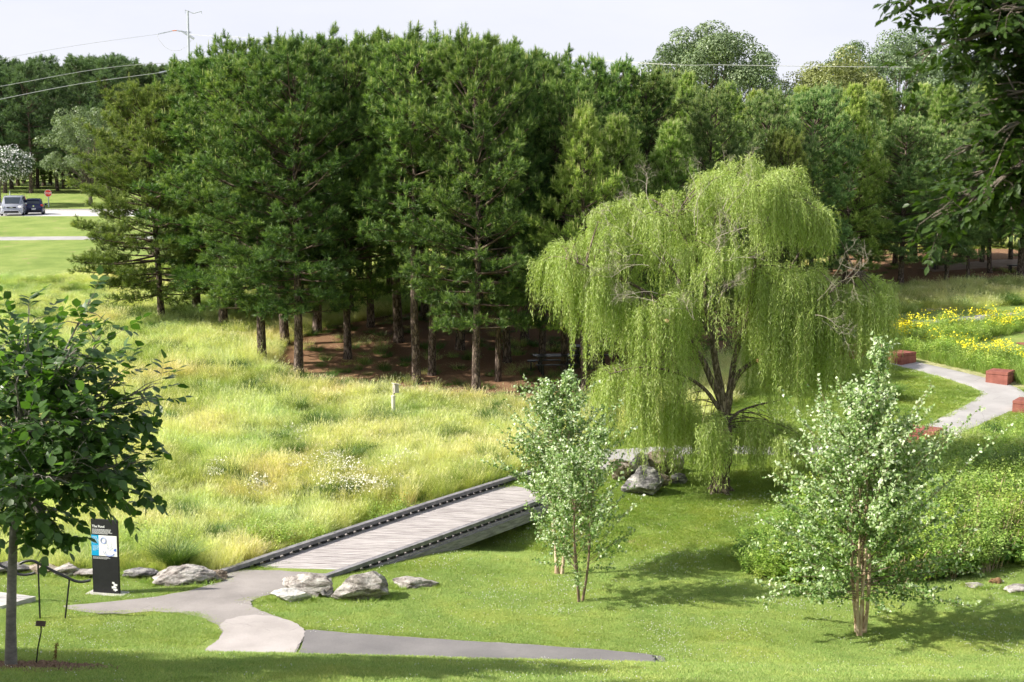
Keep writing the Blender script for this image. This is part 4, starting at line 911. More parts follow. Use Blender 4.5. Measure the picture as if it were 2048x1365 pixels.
# ------------------------------------------------------------------ weeping willow
def willow():
    R = np.random.default_rng(77); b = at(1440, 984, 27); Y0 = b.y; m = pxm(Y0)
    root = empty('weeping_willow', b, label='weeping willow with long yellow green strands hanging beside the boulders', cat='willow tree')
    def W(px, py, dy=0.0):
        p = atY(px, py, Y0 + dy); return np.array([p.x - b.x, p.y - b.y, p.z - b.z])
    tr = Tubes(); lb = Tubes()
    def limb(pts, r0, r1, n=4, T=tr, k=10):
        C = cat3([W(p[0], p[1], p[2] * .45 if len(p) > 2 and p[2] < 0 else (p[2] if len(p) > 2 else 0)) for p in pts]); T.add(C, np.linspace(r0, r1, len(C)) * (1 + .06 * R.normal(0, 1, len(C))), k); return C
    def cat3(P, n=5):
        P = [2 * P[0] - P[1]] + list(P) + [2 * P[-1] - P[-2]]; o = []
        for i in range(1, len(P) - 2):
            for k in range(n):
                t = k / n; a, b_, c, d = P[i - 1:i + 3]; o.append(0.5 * ((2 * b_) + (-a + c) * t + (2 * a - 5 * b_ + 4 * c - d) * t * t + (-a + 3 * b_ - 3 * c + d) * t ** 3))
        o.append(P[-2]); return np.array(o)
    base = [(1438, 990), (1440, 975), (1444, 930), (1450, 890), (1448, 850)]
    C0 = limb(base, .30, .235, T=tr, k=14)
    # root flare
    for a in np.linspace(0, 5.2, 5): tr.add(np.array([[0, 0, .35], [.28 * math.cos(a), .28 * math.sin(a), .08], [.55 * math.cos(a), .55 * math.sin(a), -.12]]), [.16, .10, .04], 7)
    L_ = []
    L_.append(limb([(1446, 860), (1440, 800), (1420, 755), (1405, 720), (1385, 690), (1350, 640, -.5), (1300, 590, -1.2), (1220, 548, -1.6), (1140, 522, -2)], .13, .02))
    L_.append(limb([(1446, 850), (1443, 790), (1430, 720), (1424, 660), (1410, 600, .3), (1412, 520, .5), (1430, 440, .6), (1450, 370, .8)], .14, .02))
    L_.append(limb([(1452, 830), (1460, 780), (1470, 715), (1485, 665, -.3), (1502, 600, -.5), (1512, 520, -.6), (1535, 440, -.8), (1560, 390, -1)], .13, .02))
    L_.append(limb([(1456, 790), (1480, 745, -.4), (1520, 715, -.8), (1570, 660, -1.2), (1640, 600, -1.6), (1710, 548, -1.8)], .10, .02))
    L_.append(limb([(1440, 820), (1405, 775, -.5), (1350, 745, -1.2), (1280, 735, -1.6), (1220, 748, -1.8)], .07, .012))
    L_.append(limb([(1448, 860), (1470, 830, .8), (1500, 815, 1.6), (1560, 800, 2.2)], .06, .02))
    L_.append(limb([(1424, 680), (1380, 600, 1), (1330, 520, 1.6), (1260, 450, 2)], .07, .02))
    L_.append(limb([(1485, 665), (1540, 600, 1), (1590, 520, 1.6), (1640, 440, 1.8)], .07, .02))
    L_.append(limb([(1412, 560), (1380, 500, -1.4), (1350, 440, -2)], .06, .02))
    allL = np.concatenate(L_)
    #       cx   cy   rx   ry  depth  n   len0 len1  (px)
    lobes = [(1475, 385, 135, 50, 2.1, 1250, 40, 120), (1300, 438, 118, 46, 1.9, 760, 40, 120), (1185, 505, 90, 34, 1.5, 560, 50, 130), (1122, 530, 44, 22, .8, 190, 40, 120), (1400, 500, 150, 60, 2.3, 800, 40, 110),
             (1585, 425, 62, 50, 1.6, 600, 40, 110), (1545, 342, 46, 20, .8, 150, 30, 70), (1580, 560, 80, 28, 1.5, 800, 110, 260), (1722, 582, 52, 28, 1.2, 620, 80, 200), (1632, 455, 26, 34, 1, 110, 30, 80), (1280, 752, 90, 16, 1.2, 750, 60, 190),
             (1290, 600, 110, 34, 1.8, 620, 60, 170), (1195, 570, 60, 24, 1.4, 300, 50, 150), (1500, 866, 115, 30, 1.6, 800, 50, 115), (1385, 835, 55, 45, 1.5, 400, 60, 140), (1600, 620, 60, 34, 1.4, 420, 100, 240), (1490, 326, 50, 12, .8, 150, 25, 60), (1560, 880, 60, 30, 1.2, 300, 40, 90), (1430, 620, 60, 34, 1.8, 80, 40, 100), (1658, 604, 48, 26, 1.2, 400, 90, 230), (1325, 695, 60, 30, 1.6, 170, 70, 170)]
    P = []; D = []; T = []; tw = Tubes()
    for cx, cy, rx, ry, dep, n, l0, l1 in lobes:
        # twigs out to bunches, strands grouped around the bunches so the curtain shows gaps
        nb = max(5, n // 26); bun = []
        while len(bun) < nb:
            d = norm(R.normal(0, 1, 3))
            if d[2] < -.55: continue
            r = R.uniform(.35, 1) ** .4; c = W(cx + d[0] * rx * r, cy - d[2] * ry * r, 0) + np.array([0, d[1] * dep * r, 0]); bun.append((c, d))
        for c, d in bun:
            i = np.argmin(((allL - c) ** 2).sum(1)); a = allL[i]; mid = (a + c) / 2 + np.array([0, 0, .22 * np.linalg.norm(c - a)]); n_ = 7; s = np.linspace(0, 1, n_)[:, None]
            if np.linalg.norm(c - a) < 3.5: lb.add((1 - s) ** 2 * a + 2 * s * (1 - s) * mid + s ** 2 * c, np.linspace(.028 if cy < 700 else .012, .006, n_), 4)
        for k in range(n):
            c, d = bun[int(nb * R.uniform() ** 1.3)]; p = c + R.normal(0, .12, 3) * [1.3, 1, .6]; ln = R.uniform(l0, l1) * m * R.uniform(.6, 1.1)
            hz = norm(np.array([d[0] + R.normal(0, .4), d[1] + R.normal(0, .4), 0.0])); ro = R.uniform(.12, .38); 
            nl = max(6, int(ln / .034)); s = np.linspace(0, 1, nl); arch = np.minimum(s * ln / .35, 1.6)
            Q = p + hz * (ro * (1 - np.exp(-s * ln / .4)))[:, None]; Q[:, 2] += .10 * np.sin(np.minimum(s * ln / .5, PI)) - np.maximum(0, s * ln - .12) ; Q[:, :2] += (R.normal(0, .05, 2)) * s[:, None] * ln * .5
            gz = Q[:, 2] > .06; Q = Q[gz]; 
            if len(Q) < 3: continue
            if k % 3 == 0: tw.add(Q[::5] if len(Q) > 10 else Q[::2], np.full(len(Q[::5] if len(Q) > 10 else Q[::2]), .0028), 3)
            dv = norm(norm(np.gradient(Q, axis=0)) + R.normal(0, .42, Q.shape)); P.append(Q + R.normal(0, .02, Q.shape)); D.append(dv); T.append(np.clip(R.normal(.42, .18) + R.normal(0, .12, len(Q)) + .12 * (1 - s[gz]), 0, 1))
    P = np.concatenate(P); D = np.concatenate(D); T = np.concatenate(T); n = len(P); print('willow leaves', n)
    # leaf: y axis along D
    Xa = norm(np.cross(D, R.normal(0, 1, (n, 3)))); Za = np.cross(Xa, D); Rm = np.stack([Xa, D, Za], -1)
    V0 = np.array([(0, 0, 0), (.075, .4, 0), (0, 1, 0), (-.075, .4, 0)], float)
    V, FS = scatter(V0, [np.array([[0, 1, 2, 3]])], P, Rm, .12 * R.uniform(.7, 1.25, n)); bag = Bag(); bag.add(V, FS, np.repeat(T, 4))
    mobj('trunk', tr.mesh('trunk', M['willow_bark']), root); mobj('branches', lb.mesh('branches', M['willow_bark']), root); mobj('strands', tw.mesh('strands', M['gtwig']), root); mobj('crown', bag.mesh('crown', M['willow']), root)
    # bare dead twigs
    dt = Tubes()
    def dead(p, d, l, r, lev):
        n_ = 6; s = np.linspace(0, 1, n_)[:, None]; w = norm(R.normal(0, 1, 3)) * .55 * l; Q = p + d * l * s + w * s ** 2; dt.add(Q, np.linspace(r, r * .5, n_), 3)
        if lev > 0:
            for _ in range(R.integers(3, 5)): q = Q[R.integers(2, n_)]; dead(q, norm(d + R.normal(0, .55, 3)), l * R.uniform(.4, .7), r * .55, lev - 1)
    for (x, y, dy, dx, dz, l) in [(1410, 560, -2.2, .3, 1, 1.5), (1350, 520, -2.4, -.6, .8, 1.6), (1430, 500, -2.5, .5, .8, 1.5), (1280, 520, -2.2, -1, .4, 1.5), (1380, 640, -2, -.5, .8, 1.2), (1420, 620, -2.2, .2, 1, 1.3), (1300, 430, -1.5, -.4, .9, 1.2), (1480, 560, -2.2, .7, .7, 1.1), (1330, 590, -2.3, -.9, .3, 1.4), (1240, 440, -1, -.5, .7, .9), (1650, 590, -1.9, .8, .5, 1.3), (1690, 560, -1.8, .6, .7, 1.0), (1480, 345, -.5, .1, 1, .7), (1380, 460, -2.4, .1, 1, 1.3), (1440, 420, -2.2, .3, .9, 1), (1630, 640, -2, .9, .1, .9)]:
        for j in range(2): dead(W(x + R.normal(0, 14), y + R.normal(0, 10), dy), norm(np.array([dx, R.normal(0, .3), dz]) + R.normal(0, .25, 3)), l * R.uniform(.4, .8), .010, 4)
    mobj('dead_twigs', dt.mesh('dead_twigs', M['twig']), root)
    mb = MB()
    for x, y, dy, r in ((1452, 858, -.235, .075), (1334, 642, -2.0, .05), (1516, 722, -.9, .05)):
        c = W(x, y, dy); mb.tube([c + [0, -.05, 0], c + [0, .12, 0]], r, 14)
    mb.build('pruning_cut', M['cut'], root)
willow()

# ------------------------------------------------------------------ near trees built on traced limbs
def limb_tree(name, base_px, Y0, trunk, tips, mat, barkm, ls, seed, label, category, spray=7, trunk_r=.085, sprays_per=1.0, nsub=9, droop=.1, ld=.5, offframe=None, tintmean=.5):
    R = np.random.default_rng(seed); b = np.array(near_at(*base_px)) if Y0 is None else np.array([(base_px[0] - 1024) / F * Y0, Y0, float(zt((base_px[0] - 1024) / F * Y0, Y0))]); Y0 = b[1]; root = empty(name, b, label=label, cat=category)
    def W(px, py, dy=0): p = atY(px, py, Y0 + dy); return np.array([p.x, p.y, p.z]) - b
    tb = Tubes(); bt = Tubes(); P = []; Dn = []; Dx = []
    tp = [np.array([0, 0, -.15]), np.array([0, 0, .02])] + [W(*t) for t in trunk]; rr = np.concatenate([[trunk_r * 1.75, trunk_r * 1.25], np.linspace(trunk_r, trunk_r * .62, len(tp) - 2)]); tb.add(np.array(tp), rr, 14)
    for tip in tips:
        t = W(*tip[:3]); i = tip[3] if len(tip) > 3 else len(tp) - 1; a = tp[i]; mid = a * .45 + t * .55 + np.array([0, 0, R.uniform(.0, .25)]) + R.normal(0, .08, 3); n = 9; s = np.linspace(0, 1, n)[:, None]
        C = (1 - s) ** 2 * a + 2 * s * (1 - s) * mid + s ** 2 * t; Ln = np.linalg.norm(t - a); tb.add(C, np.linspace(trunk_r * .36, .006, n), 6)
        for j in range(nsub):
            u = .22 + .78 * (j + R.uniform()) / nsub; q = min(u, .999) * (n - 1); i0 = int(q); c = C[i0] + (C[i0 + 1] - C[i0]) * (q - i0); dm = norm(C[i0 + 1] - C[i0]); dv = norm(dm * .6 + R.normal(0, .75, 3)); l = R.uniform(.25, .75) * (1.15 - .7 * u) * min(1, Ln / 1.5); e = c + dv * l + [0, 0, -droop * l]
            if j == nsub - 1: c = C[-2]; e = C[-1] + dm * .1; l = .3
            bt.add(np.array([c, (c + e) / 2 + [0, 0, .03], e]), [.008, .005, .003], 4)
            k = max(1, int(sprays_per * l / .10))
            for v in range(k):
                f = (v + 1) / k; o = c + (e - c) * f; rd = norm(dv * (.5 + (f > .99)) + R.normal(0, .6, 3) * [1, 1, .4]); sl = R.uniform(.6, 1) * ls * 2.6; nl = spray
                up_ = norm(np.array([0, 0, 1.]) + R.normal(0, .3, 3)); sd = norm(np.cross(rd, up_))
                bt.add(np.array([o, o + rd * sl + [0, 0, -.02]]), [.002, .0015], 3)
                for w in range(nl):
                    g = (w // 2 + 1) / ((nl + 1) / 2); sg = 0 if w == nl - 1 else (1 if w % 2 else -1); ldv = norm(rd * (.6 if sg else 1) + sd * sg * .9 + np.array([0, 0, -.25]) + R.normal(0, .15, 3))
                    P.append(o + rd * sl * g + [0, 0, -.02 * g]); Dn.append(norm(up_ + R.normal(0, .28, 3))); Dx.append(ldv)
    P = np.array(P); Y_ = np.array(Dx); Z_ = np.array(Dn); X_ = norm(np.cross(Y_, Z_)); Z_ = np.cross(X_, Y_); Rm = np.stack([X_, Y_, Z_], -1); n = len(P)
    V0, F0 = leaf_tpl(6); V0 = V0 * np.array([ld * 2, 1, 1])
    V, FS = scatter(V0, F0, P, Rm, ls * R.uniform(.65, 1.15, n)); bag = Bag(); bag.add(V, FS, np.repeat(np.clip(R.normal(tintmean, .2, n), 0, 1), len(V0)))
    mobj('trunk', tb.mesh('trunk', barkm), root); mobj('branches', bt.mesh('branches', barkm), root); mobj('crown', bag.mesh('crown', mat, smooth=False), root); print(name, 'leaves', n)
    return root, W, R
tips = [(60, 605, 0), (200, 590, 0), (120, 660, .4), (225, 660, -.3), (20, 640, .5), (-60, 640, 0), (170, 700, -.7), (80, 700, .8), (230, 730, .5), (345, 772, 0), (330, 800, .3), (270, 760, -.4), (300, 860, .2), (-30, 720, .9), (-90, 760, 0), (30, 760, -1), (120, 780, 1),
        (200, 820, -.9), (320, 965, 0), (290, 930, -.3), (300, 1000, .3), (250, 900, .9), (-120, 850, .3), (0, 850, 1.2), (90, 850, -1.3), (150, 870, 1.3), (-100, 940, 0), (-60, 1000, .6), (240, 975, -.2), (200, 960, -.9), (60, 930, 1.3), (110, 960, -1.2),
        (128, 1062, 0), (118, 1050, -.2), (120, 1030, .6), (-40, 1040, -.5), (200, 990, .3), (250, 950, .6), (20, 970, -1.1), (70, 1000, .9), (180, 780, 0), (40, 820, .2), (130, 900, 0), (60, 880, -.6), (215, 860, .2), (0, 900, -.4), (150, 830, -.4), (100, 740, 0), (260, 830, -.2)]
limb_tree('yellowwood_tree', (22, 1336), None, [(22, 1250), (24, 1150), (28, 1050), (36, 980), (50, 880)], [((t[0] - 40) * .88 + 40, t[1] + (12 if t[1] < 700 else (-42 if t[1] > 940 and t[0] > 130 else 0)), t[2]) + (() if t[1] < 900 else (5,)) for t in tips], M['yw'], M['yw_bark'], .145, 41, 'dark leafy young tree with a smooth grey trunk standing in the mulch ring', 'tree', spray=7, sprays_per=.62, nsub=11, ld=.58, trunk_r=.062)
otips = [(1720, -20, 0), (1800, 8, .2), (1860, 20, .1), (1900, 60, 0), (1860, 110, -.3), (1880, 150, .2), (1790, 130, .6), (1920, 100, 0), (1950, 170, .4), (1930, 220, 0), (1905, 260, .2), (1960, 280, -.4), (1860, 330, .5), (1880, 380, .1), (1815, 455, .2), (1850, 430, .1), (1900, 420, -.2), (1950, 400, .2), (1990, 440, 0), (1985, 350, -.2), (2020, 300, .3), (2040, 400, 0),
         (2000, 230, 0), (2030, 160, -.3), (1980, 110, .2), (2040, 60, 0), (1990, 30, .1), (2080, 240, .4), (2090, 120, 0), (2100, 340, 0), (1960, 40, -.4), (2060, -20, 0), (2100, 440, .3), (1920, 350, .4), (1960, 210, -.3), (2010, 90, .5), (2500, -250, 1), (2750, -50, .5), (2800, 200, -.6), (2650, 330, .8), (2350, -200, -1), (2250, 60, 1.2), (2200, -120, 0), (2400, 150, -1.2), (2600, 120, 1.3), (2350, 330, 1), (2250, 300, -.8), (2550, -80, -1), (2700, -200, 0), (2450, 320, -.9)]
limb_tree('water_oak', (2560, 0), 10.0, [(2560, 1000), (2500, 600), (2420, 380), (2330, 200), (2250, 60)], [(t[0] + 48, t[1] - 18, t[2], 5 if t[1] > 200 else 6) for t in otips], M['oak_near'], M['oak_bark'], .085, 43, 'glossy oak leaves on branches hanging into the top right corner', 'oak tree', spray=9, sprays_per=1.3, nsub=13, ld=.42, trunk_r=.16, tintmean=.45)
# ------------------------------------------------------------------ bridge
def bridge():
    Lc = [atY(443, 1142, 35.55), atY(785, 1029, 39.6), atY(1021, 955, 44.0), atY(1108, 929, 46.0)]
    Rc = [atY(648, 1153, 35.15), atY(998, 1028, 39.8), atY(1120, 985, 42.4), atY(1229, 943, 45.5)]
    def crv(P, n=60):
        P = [np.array(p) for p in P]; t = np.array([0] + list(np.cumsum([np.linalg.norm(P[i + 1] - P[i]) for i in range(3)]))); t /= t[-1]; s = np.linspace(0, 1, n)
        return np.stack([np.polyval(np.polyfit(t, [p[k] for p in P], 2), s) for k in range(3)], 1)
    A, B = crv(Lc), crv(Rc)
    root = empty('footbridge', (A[0] + B[0]) / 2, label='low timber footbridge with grey planks and dark curbs crossing the meadow edge', cat='bridge'); o = np.array(root.location)
    A = A - o; B = B - o; n = len(A)
    mb = MB(); K = 92; 
    def S(C, u): q = np.clip(u, 0, .9999) * (n - 1); i = int(q); return C[i] + (C[i + 1] - C[i]) * (q - i)
    for k in range(K):
        u0, u1 = (k + .04) / K, (k + .96) / K; v = [S(A, u0), S(B, u0), S(B, u1), S(A, u1)]; dz = random.uniform(-.004, .004)
        w = [p + (np.array([-.16, .0, 0]) if i in (0, 3) else np.array([.16, 0, 0])) for i, p in enumerate(v)]
        top = [p + [0, 0, dz - .165] for p in w]; bot = [p + [0, 0, -.205] for p in w]
        mb.add(top + bot, [[0, 1, 2, 3], [7, 6, 5, 4], [0, 4, 5, 1], [1, 5, 6, 2], [2, 6, 7, 3], [3, 7, 4, 0]])
    mb.build('deck', M['wood'], root)
    for C, sgn in ((A, -1), (B, 1)):
        T = norm(np.gradient(C, axis=0)); Nn = norm(np.stack([T[:, 1], -T[:, 0], 0 * T[:, 0]], 1))
        def rect(off0, off1, z0, z1, name, mat, ext=0.0):
            P0 = C + Nn * off0; P1 = C + Nn * off1; V = np.concatenate([P0 + [0, 0, z0], P1 + [0, 0, z0], P1 + [0, 0, z1], P0 + [0, 0, z1]]); m = n
            fs = []
            for i in range(m - 1):
                for a, b in ((0, 1), (1, 2), (2, 3), (3, 0)): fs.append([a * m + i, b * m + i, b * m + i + 1, a * m + i + 1])
            fs += [[0, m, 2 * m, 3 * m][::-1], [m - 1, 2 * m - 1, 3 * m - 1, 4 * m - 1]]
            q = MB(); q.add(V, fs); return q.build(name, mat, root)
        rect(-.085, .085, -.085, .02, 'curb_rail', M['wood_d'])
        e = .10 * sgn
        lo, hi = sorted((e + .02 * sgn, e + .10 * sgn)); rect(lo, hi, -.48, -.208, 'side_beam', M['wood_s'])
        lo, hi = sorted((e - .9 * sgn, e - .8 * sgn)); rect(lo, hi, -.60, -.30, 'joist', M['wood_s'])
        first = None
        NB = 44
        for k in range(NB):
            u = (k + .35) / NB; p = S(C, u); i = min(int(u * (n - 1)), n - 2); a = math.atan2(T[i][1], T[i][0])
            if first is None: first = MB().box((0, 0, 0), (.145, .13, .074)).build('spacer_block', M['trim'], root); s = first
            else: s = mobj('spacer_block', first.data, root)
            s.location = p + np.array([0, 0, -.1225]); s.rotation_euler = (0, -math.asin(max(-.9, min(.9, T[i][2]))), a)
    # end posts carrying the near end
    for C, sx in ((B, 1), (A, -1)):
        for u in (.004, .33, .66, .99):
            p = S(C, u); q = MB(); g = float(zt(p[0] + o[0], p[1] + o[1])) - o[2]; z1 = p[2] - .21; z0 = min(g - .25, z1 - .3)
            q.box((p[0] - .02 * sx, p[1], (z0 + z1) / 2), (.15, .15, z1 - z0)); q.build('post', M['wood_s'], root)
bridge()
# ------------------------------------------------------------------ boulders
BOUL = []
def boulder(px, py, w, h, dep, seed, mat, label, rz=0, cuts=9, sink=.2, dmin=27, group='boulders', flat=0.0, Y=None, aniso=None):
    """w,h: size in photo pixels; dep: depth in metres"""
    R = np.random.default_rng(seed); p = at(px, py, dmin); m = pxm(p.y); W, H = w * m * 1.08, h * m * 1.02
    bm = bmesh.new(); bmesh.ops.create_icosphere(bm, subdivisions=5, radius=1)
    P = np.array([v.co[:] for v in bm.verts])
    for _ in range(cuts):
        d = norm(R.normal(0, 1, 3) * [1, 1, .8] + [0, 0, .15]); k = R.uniform(.45, .8); s = P @ d; ov = np.maximum(0, s - k); P -= ov[:, None] * d * R.uniform(.85, 1)
    off = R.uniform(0, 50, 3)
    for i, q in enumerate(P):
        v = Vector(q * 1.3 + off); f = noise.fractal(v, .9, 2.1, 5) * .13; rd = (1 - abs(noise.noise(v * 1.7))) ** 3 * .08; P[i] = q * (1 + f - rd)
    P /= np.abs(P).max(0); P *= [W / 2, dep / 2, H * (1 - .0) / (2 - sink * 2) * 1.0]
    for v, q in zip(bm.verts, P): v.co = q
    me = bpy.data.meshes.new('boulder'); bm.to_mesh(me); bm.free(); me.materials.append(mat)
    o = mobj('boulder', me); zh = P[:, 2].max(); BOUL.append((p.x, p.y + dep * .12, W / 2, dep / 2))
    o.location = (p.x, p.y + dep * .12, p.z + H - zh * .9); o.rotation_euler = (0, 0, rz)
    tag(o, label, 'boulder', group); return o
boulder(362, 1168, 130, 34, 1.0, 3, M['rock'], 'wide pale boulder left of the bridge entrance, beside the green grass clump', cuts=12)
boulder(428, 1160, 52, 16, .5, 4, M['rock_b'], 'small flat brown boulder touching the left bridge curb end')
boulder(274, 1159, 84, 19, .7, 5, M['rock_d'], 'grey boulder just right of the black sign')
boulder(186, 1155, 90, 15, .6, 6, M['rock'], 'low pale boulder just left of the black sign')
boulder(130, 1153, 78, 22, .6, 7, M['rock'], 'knobbly pale boulder behind the lower end of the handrail')
boulder(85, 1149, 76, 18, .6, 8, M['rock_b'], 'brown boulder behind the upright post of the handrail')
boulder(12, 1148, 110, 22, .6, 9, M['rock_d'], 'grey brown boulder behind the grey tree trunk at the left')
boulder(610, 1194, 108, 46, .9, 10, M['rock'], 'rounded grey white boulder in front of the bridge curb end', cuts=10)
boulder(584, 1204, 84, 26, .5, 12, surf('white_gneiss', (.42, .40, .38), (.66, .63, .60), 3, .9, bump=.6, bscale=14), 'whitest boulder, low in front of the rounded one at the bridge')
boulder(657, 1196, 34, 26, .4, 13, M['rock_d'], 'little dark boulder wedged between the two big ones at the bridge')
boulder(728, 1199, 124, 54, .9, 14, rockmat('split_gneiss', (0.10, 0.085, 0.075), (0.34, 0.31, 0.28), (0.64, 0.60, 0.56), 2.0), 'peaked brown grey boulder under the right curb of the bridge', cuts=14)
boulder(824, 1176, 104, 20, .7, 15, M['rock'], 'long flat boulder lying on the lawn right of the peaked one')
boulder(1291, 992, 92, 58, 1.0, 22, M['rock_d'], 'largest boulder of the willow pile, dark grey with white streaks', cuts=13)
boulder(1277, 958, 48, 50, .6, 17, M['rock_d'], 'pointed grey boulder standing behind the largest one of the willow pile', cuts=12)
boulder(1314, 952, 84, 46, .8, 18, M['rock_b'], 'sandy brown boulder at the top of the willow pile', cuts=12)
boulder(1238, 963, 50, 42, .7, 19, M['rock_b'], 'reddish brown boulder next to the far end of the bridge', cuts=11)
boulder(1342, 946, 50, 44, .6, 20, M['rock'], 'rounded tan boulder at the back right of the willow pile')
boulder(1324, 974, 54, 28, .6, 21, M['rock_b'], 'low brown boulder tucked against the right of the largest one')
boulder(1358, 970, 50, 22, .6, 23, M['rock_d'], 'low dark boulder in the willow shade at the right of the pile')
boulder(1957, 1176, 44, 7, .5, 24, M['rock'], 'thin flat boulder in the lawn just left of the rabbit')
boulder(2044, 1187, 64, 13, .6, 25, M['rock'], 'flat beige boulder in the lawn right of the rabbit')
boulder(1760, 1168, 32, 6, .4, 26, M['rock'], 'small pale boulder in the lawn behind the biggest birch')
_b = []
for x_, y_, a_, d_ in BOUL:
    for k in range(int(22 * a_ + 12)):
        t_ = R2.uniform(0, 2 * PI); f_ = R2.uniform(.88, 1.12); _b.append((x_ + a_ * f_ * math.cos(t_), y_ + d_ * f_ * math.sin(t_)))
_b = np.array(_b); _b = _b[~on_path(_b[:, 0], _b[:, 1], .05)]; n = len(_b); _s = R2.uniform(.5, 1.15, n)
gn_scatter('untrimmed_grass', [proto('rk_00', blades(60, .10, .17, .010, .8, R2, tint=(0, .7)), M['lawn'])], np.column_stack([_b, zt(_b[:, 0], _b[:, 1]) - .01]), np.stack([R2.normal(0, .1, n), R2.normal(0, .1, n), R2.uniform(0, 6.28, n)], 1), np.stack([_s, _s, _s], 1), np.zeros(n, int), 'longer untrimmed grass growing round the foot of the boulders', 'grass')
# ------------------------------------------------------------------ text
def text_mesh(body, size, name, mat, parent, Mx, bold=0.0, ext=.0008):
    c = bpy.data.curves.new(name, 'FONT'); c.body = body; c.size = size; c.extrude = ext; c.offset = bold
    o = bpy.data.objects.new(name, c); dg = bpy.context.evaluated_depsgraph_get()
    me = bpy.data.meshes.new_from_object(o); bpy.data.objects.remove(o)
    me.materials.clear(); me.materials.append(mat); r = mobj(name, me, parent); r.matrix_local = Mx; return r
RX = Matrix.Rotation(PI / 2, 4, 'X')
# ------------------------------------------------------------------ information sign
def sign():
    p = at(214, 1188, 27); m = pxm(p.y); Wd, Ht = 57.5 * m * 1.03, 152 * m * 1.03
    root = empty('information_sign', p, math.radians(-14), label='tall black information panel with a blue and white map beside the path', cat='sign')
    MB().box((0, 0, Ht / 2), (Wd, .075, Ht), bev=.004).build('panel', M['blackm'], root)
    MB().box((0.02, 0, -.01), (Wd + .28, .42, .08), bev=.01).build('base', M['concrete'], root)
    f = -.0385; w0 = -Wd / 2
    X = lambda u: w0 + u * Wd; Zz = lambda v: Ht * (1 - v)
    def rc(u0, u1, v0, v1, name, mat, dy=0): return MB().box(((X(u0) + X(u1)) / 2, f - .001 - dy, (Zz(v0) + Zz(v1)) / 2), (X(u1) - X(u0), .003, Zz(v0) - Zz(v1))).build(name, mat, root)
    rc(0.002, .285, .21, .485, 'blue_panel', M['cyan']); rc(.285, .975, .21, .485, 'map_panel', M['white'])
    text_mesh('The Pond', .085, 'title', M['white'], root, Matrix.Translation((X(.045), f - .001, Zz(.108))) @ RX, .0018)
    R = random.Random(4)
    def lines(u0, u1, v0, v1, k, name, mat, hh):
        mb = MB()
        for i in range(k):
            z = Zz(v0 + (v1 - v0) * (i + .5) / k); x = X(u0); xe = X(u0) + (X(u1) - X(u0)) * (R.uniform(.82, 1) if i < k - 1 else R.uniform(.4, .9))
            while x < xe:
                l = R.uniform(.018, .05); mb.box((x + l / 2, f - .003, z), (l, .002, hh)); x += l + .009
        mb.build(name, mat, root)
    lines(.05, .86, .125, .195, 5, 'text_lines', M['white'], .011); lines(.05, .25, .225, .325, 8, 'text_lines', M['white'], .006); lines(.05, .25, .345, .42, 6, 'text_lines', M['white'], .006); lines(.05, .66, .497, .53, 3, 'text_lines', M['white'], .006)
    # map drawing: ring and meandering outlines
    mb = MB(); U = lambda u, v: (X(u), f - .004, Zz(v))
    def ring(cu, cv, ru, rv, a0=0, a1=2 * PI, r=.0055, n=26): mb.tube([U(cu + ru * math.cos(a0 + (a1 - a0) * i / n), cv + rv * math.sin(a0 + (a1 - a0) * i / n)) for i in range(n + 1)], r, 4)
    ring(.47, .28, .11, .043); ring(.47, .28, .085, .032); ring(.70, .43, .17, .045, .3, 3.3); ring(.68, .425, .22, .06, .5, 3.2); ring(.66, .33, .12, .05, -1.2, 2.2, .002)
    mb.tube([U(.56, .3), U(.64, .35), U(.62, .39), U(.70, .41), U(.80, .37), U(.9, .4)], .003, 4); mb.build('map_lines', M['lblue'], root)
    MB().add([U(.84, .41), U(.95, .42), U(.95, .385), U(.90, .372), U(.86, .395)], [[0, 1, 2, 3, 4]]).build('map_shading', M['blue'], root)
    mb = MB()
    for u, v, s, r_ in ((.79, .84, .05, .1), (.83, .855, .04, .5), (.90, .865, .05, .2), (.78, .90, .06, -.1), (.86, .90, .05, .25), (.82, .93, .04, 0), (.90, .93, .05, -.2), (.84, .875, .045, .4), (.86, .945, .025, .1)):
        mb.box((X(u), f - .002 - .0004 * (u * 7 % 1), Zz(v)), (s * 1.2, .002, s * .9), ry=r_)
    mb.build('emblem', M['white'], root)
sign()
# ------------------------------------------------------------------ handrails and slab
def handrail(pts, posts, Y, label, rad=.026):
    P = [atY(x, y, Y) for x, y in pts]; C = np.array([list(p) for p in P]); b = at(posts[0][0], posts[0][2], 27) if False else atY(posts[0][0], posts[0][2], Y)
    root = empty('handrail', b, label=label, cat='handrail', group='black handrails by the steps'); o = np.array(b)
    Q = C - o; q = [];
    PP_ = [2 * Q[0] - Q[1]] + list(Q) + [2 * Q[-1] - Q[-2]]
    for i in range(1, len(PP_) - 2):
        for k in range(6):
            t = k / 6; a, b_, c, d = PP_[i - 1:i + 3]; q.append(0.5 * ((2 * b_) + (-a + c) * t + (2 * a - 5 * b_ + 4 * c - d) * t * t + (-a + 3 * b_ - 3 * c + d) * t ** 3))
    q.append(PP_[-2]); MB().tube(q, rad * 1.25, 10).build('rail', M['black'], root, smooth=True)
    for x, y0, y1, xb in posts:
        t = np.array(atY(x, y0, Y)) - o; e = np.array(atY(xb, y1, Y)) - o; g = float(zt(e[0] + o[0], Y)) - o[2]; e[2] = min(e[2], g) - .05
        MB().tube([t, e], rad * .8, 8).build('post', M['black'], root, smooth=True)
handrail([(40, 1128), (48, 1124), (62, 1122), (77, 1127), (110, 1144), (140, 1158), (152, 1163), (166, 1164), (181, 1161)], [(76, 1127, 1213, 79), (139, 1157, 1220, 129)], 31.3, 'complete black handrail with two posts in front of the black sign')
